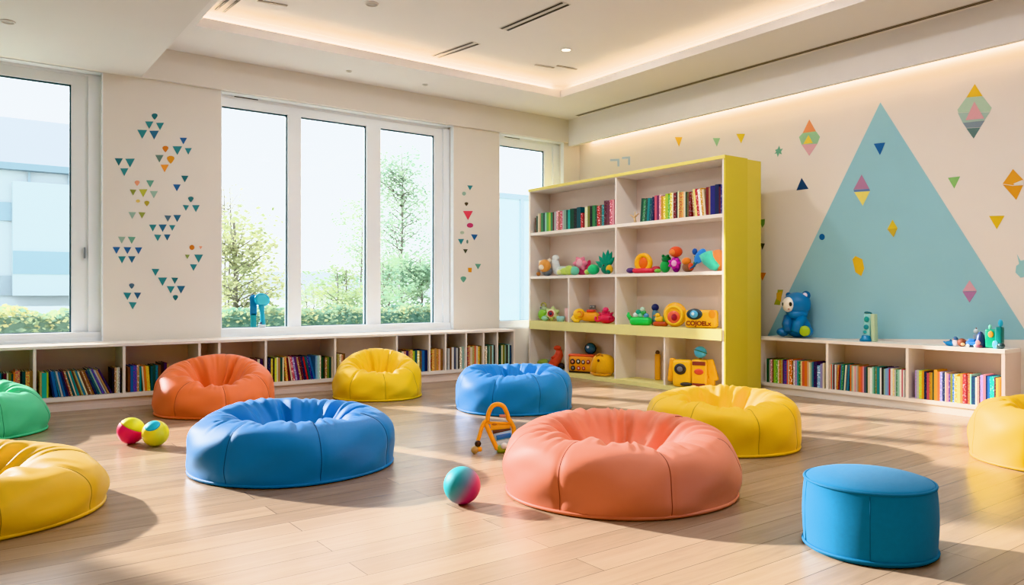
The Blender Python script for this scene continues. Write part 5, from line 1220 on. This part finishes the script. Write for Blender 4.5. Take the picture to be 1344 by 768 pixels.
# ------------------------------------------------------------------ light and sky
W = bpy.data.worlds.new('sky'); bpy.context.scene.world = W; W.use_nodes = True
nt = W.node_tree; N = nt.nodes; L = nt.links
bg = N['Background']
tc = N.new('ShaderNodeTexCoord'); sp = N.new('ShaderNodeSeparateXYZ'); cr = N.new('ShaderNodeValToRGB')
L.new(tc.outputs['Generated'], sp.inputs[0]); L.new(sp.outputs['Z'], cr.inputs[0])
e = cr.color_ramp.elements; e[0].position = 0.0; e[0].color = (1.0, 0.985, 0.955, 1); e[1].position = 0.6; e[1].color = (0.93, 0.95, 0.97, 1)
L.new(cr.outputs[0], bg.inputs['Color']); bg.inputs['Strength'].default_value = 2.0
sun = bpy.data.lights.new('sun', 'SUN'); sun.energy = 11.0; sun.angle = math.radians(1.6); sun.color = (1.0, 0.95, 0.88)
so = bpy.data.objects.new('sun', sun); C.objects.link(so)
el = math.radians(20.5); hv = Vector((0.38, -0.925, 0)).normalized()
dirv = Vector((hv.x * math.cos(el), hv.y * math.cos(el), -math.sin(el)))
so.rotation_euler = dirv.to_track_quat('-Z', 'Y').to_euler(); so.location = (0, 12, 8)
# window portals help the sky light find its way in
for a, b in (W1, W2, W3):
    l = bpy.data.lights.new('sky_portal', 'AREA'); l.shape = 'RECTANGLE'; l.size = b - a; l.size_y = 2.3; l.cycles.is_portal = True
    o = bpy.data.objects.new('sky_portal', l); C.objects.link(o); o.location = ((a + b) / 2, 8.08, 1.77); o.rotation_euler = (-PI / 2, 0, 0)
# added fill lamps under the ceiling, without fittings, to lift interior shadows
for x, y in ((2.6, 5.6), (4.8, 5.6), (2.6, 3.6), (4.8, 3.6), (2.6, 1.6), (4.8, 1.6)):
    l = bpy.data.lights.new('fill_lamp', 'AREA'); l.shape = 'DISK'; l.size = 0.25; l.energy = 15; l.color = (0.95, 0.97, 1.0)
    o = bpy.data.objects.new('fill_lamp', l); C.objects.link(o); o.location = (x, y, ZT - 0.015)

for x, y in ((0.5, -1.0), (3.0, -1.0), (5.2, -1.0), (-1.8, 1.5), (-1.8, 4.5)):  # more added fill lamps, behind the viewer and below the slab
    l = bpy.data.lights.new('fill_lamp', 'AREA'); l.shape = 'DISK'; l.size = 0.4; l.energy = 9; l.color = (0.95, 0.97, 1.0)
    o = bpy.data.objects.new('fill_lamp', l); C.objects.link(o); o.location = (x, y, (ZB if x < 1.45 else ZC) - 0.015)

# ------------------------------------------------------------------ camera
cam = bpy.data.cameras.new('camera'); cam.sensor_width = 36; cam.lens = F / 1344 * 36; cam.clip_start = 0.05; cam.clip_end = 500
co = bpy.data.objects.new('camera', cam); C.objects.link(co); co.location = (0, 0, 1.0)
co.rotation_euler = (PI / 2, 0, -math.atan2(RX, RY))
sc = bpy.context.scene; sc.camera = co
sc.view_settings.view_transform = 'Khronos PBR Neutral'; sc.view_settings.look = 'None'; sc.view_settings.exposure = 0.55
sc.view_settings.use_white_balance = True; sc.view_settings.white_balance_temperature = 6150; sc.view_settings.white_balance_tint = 10
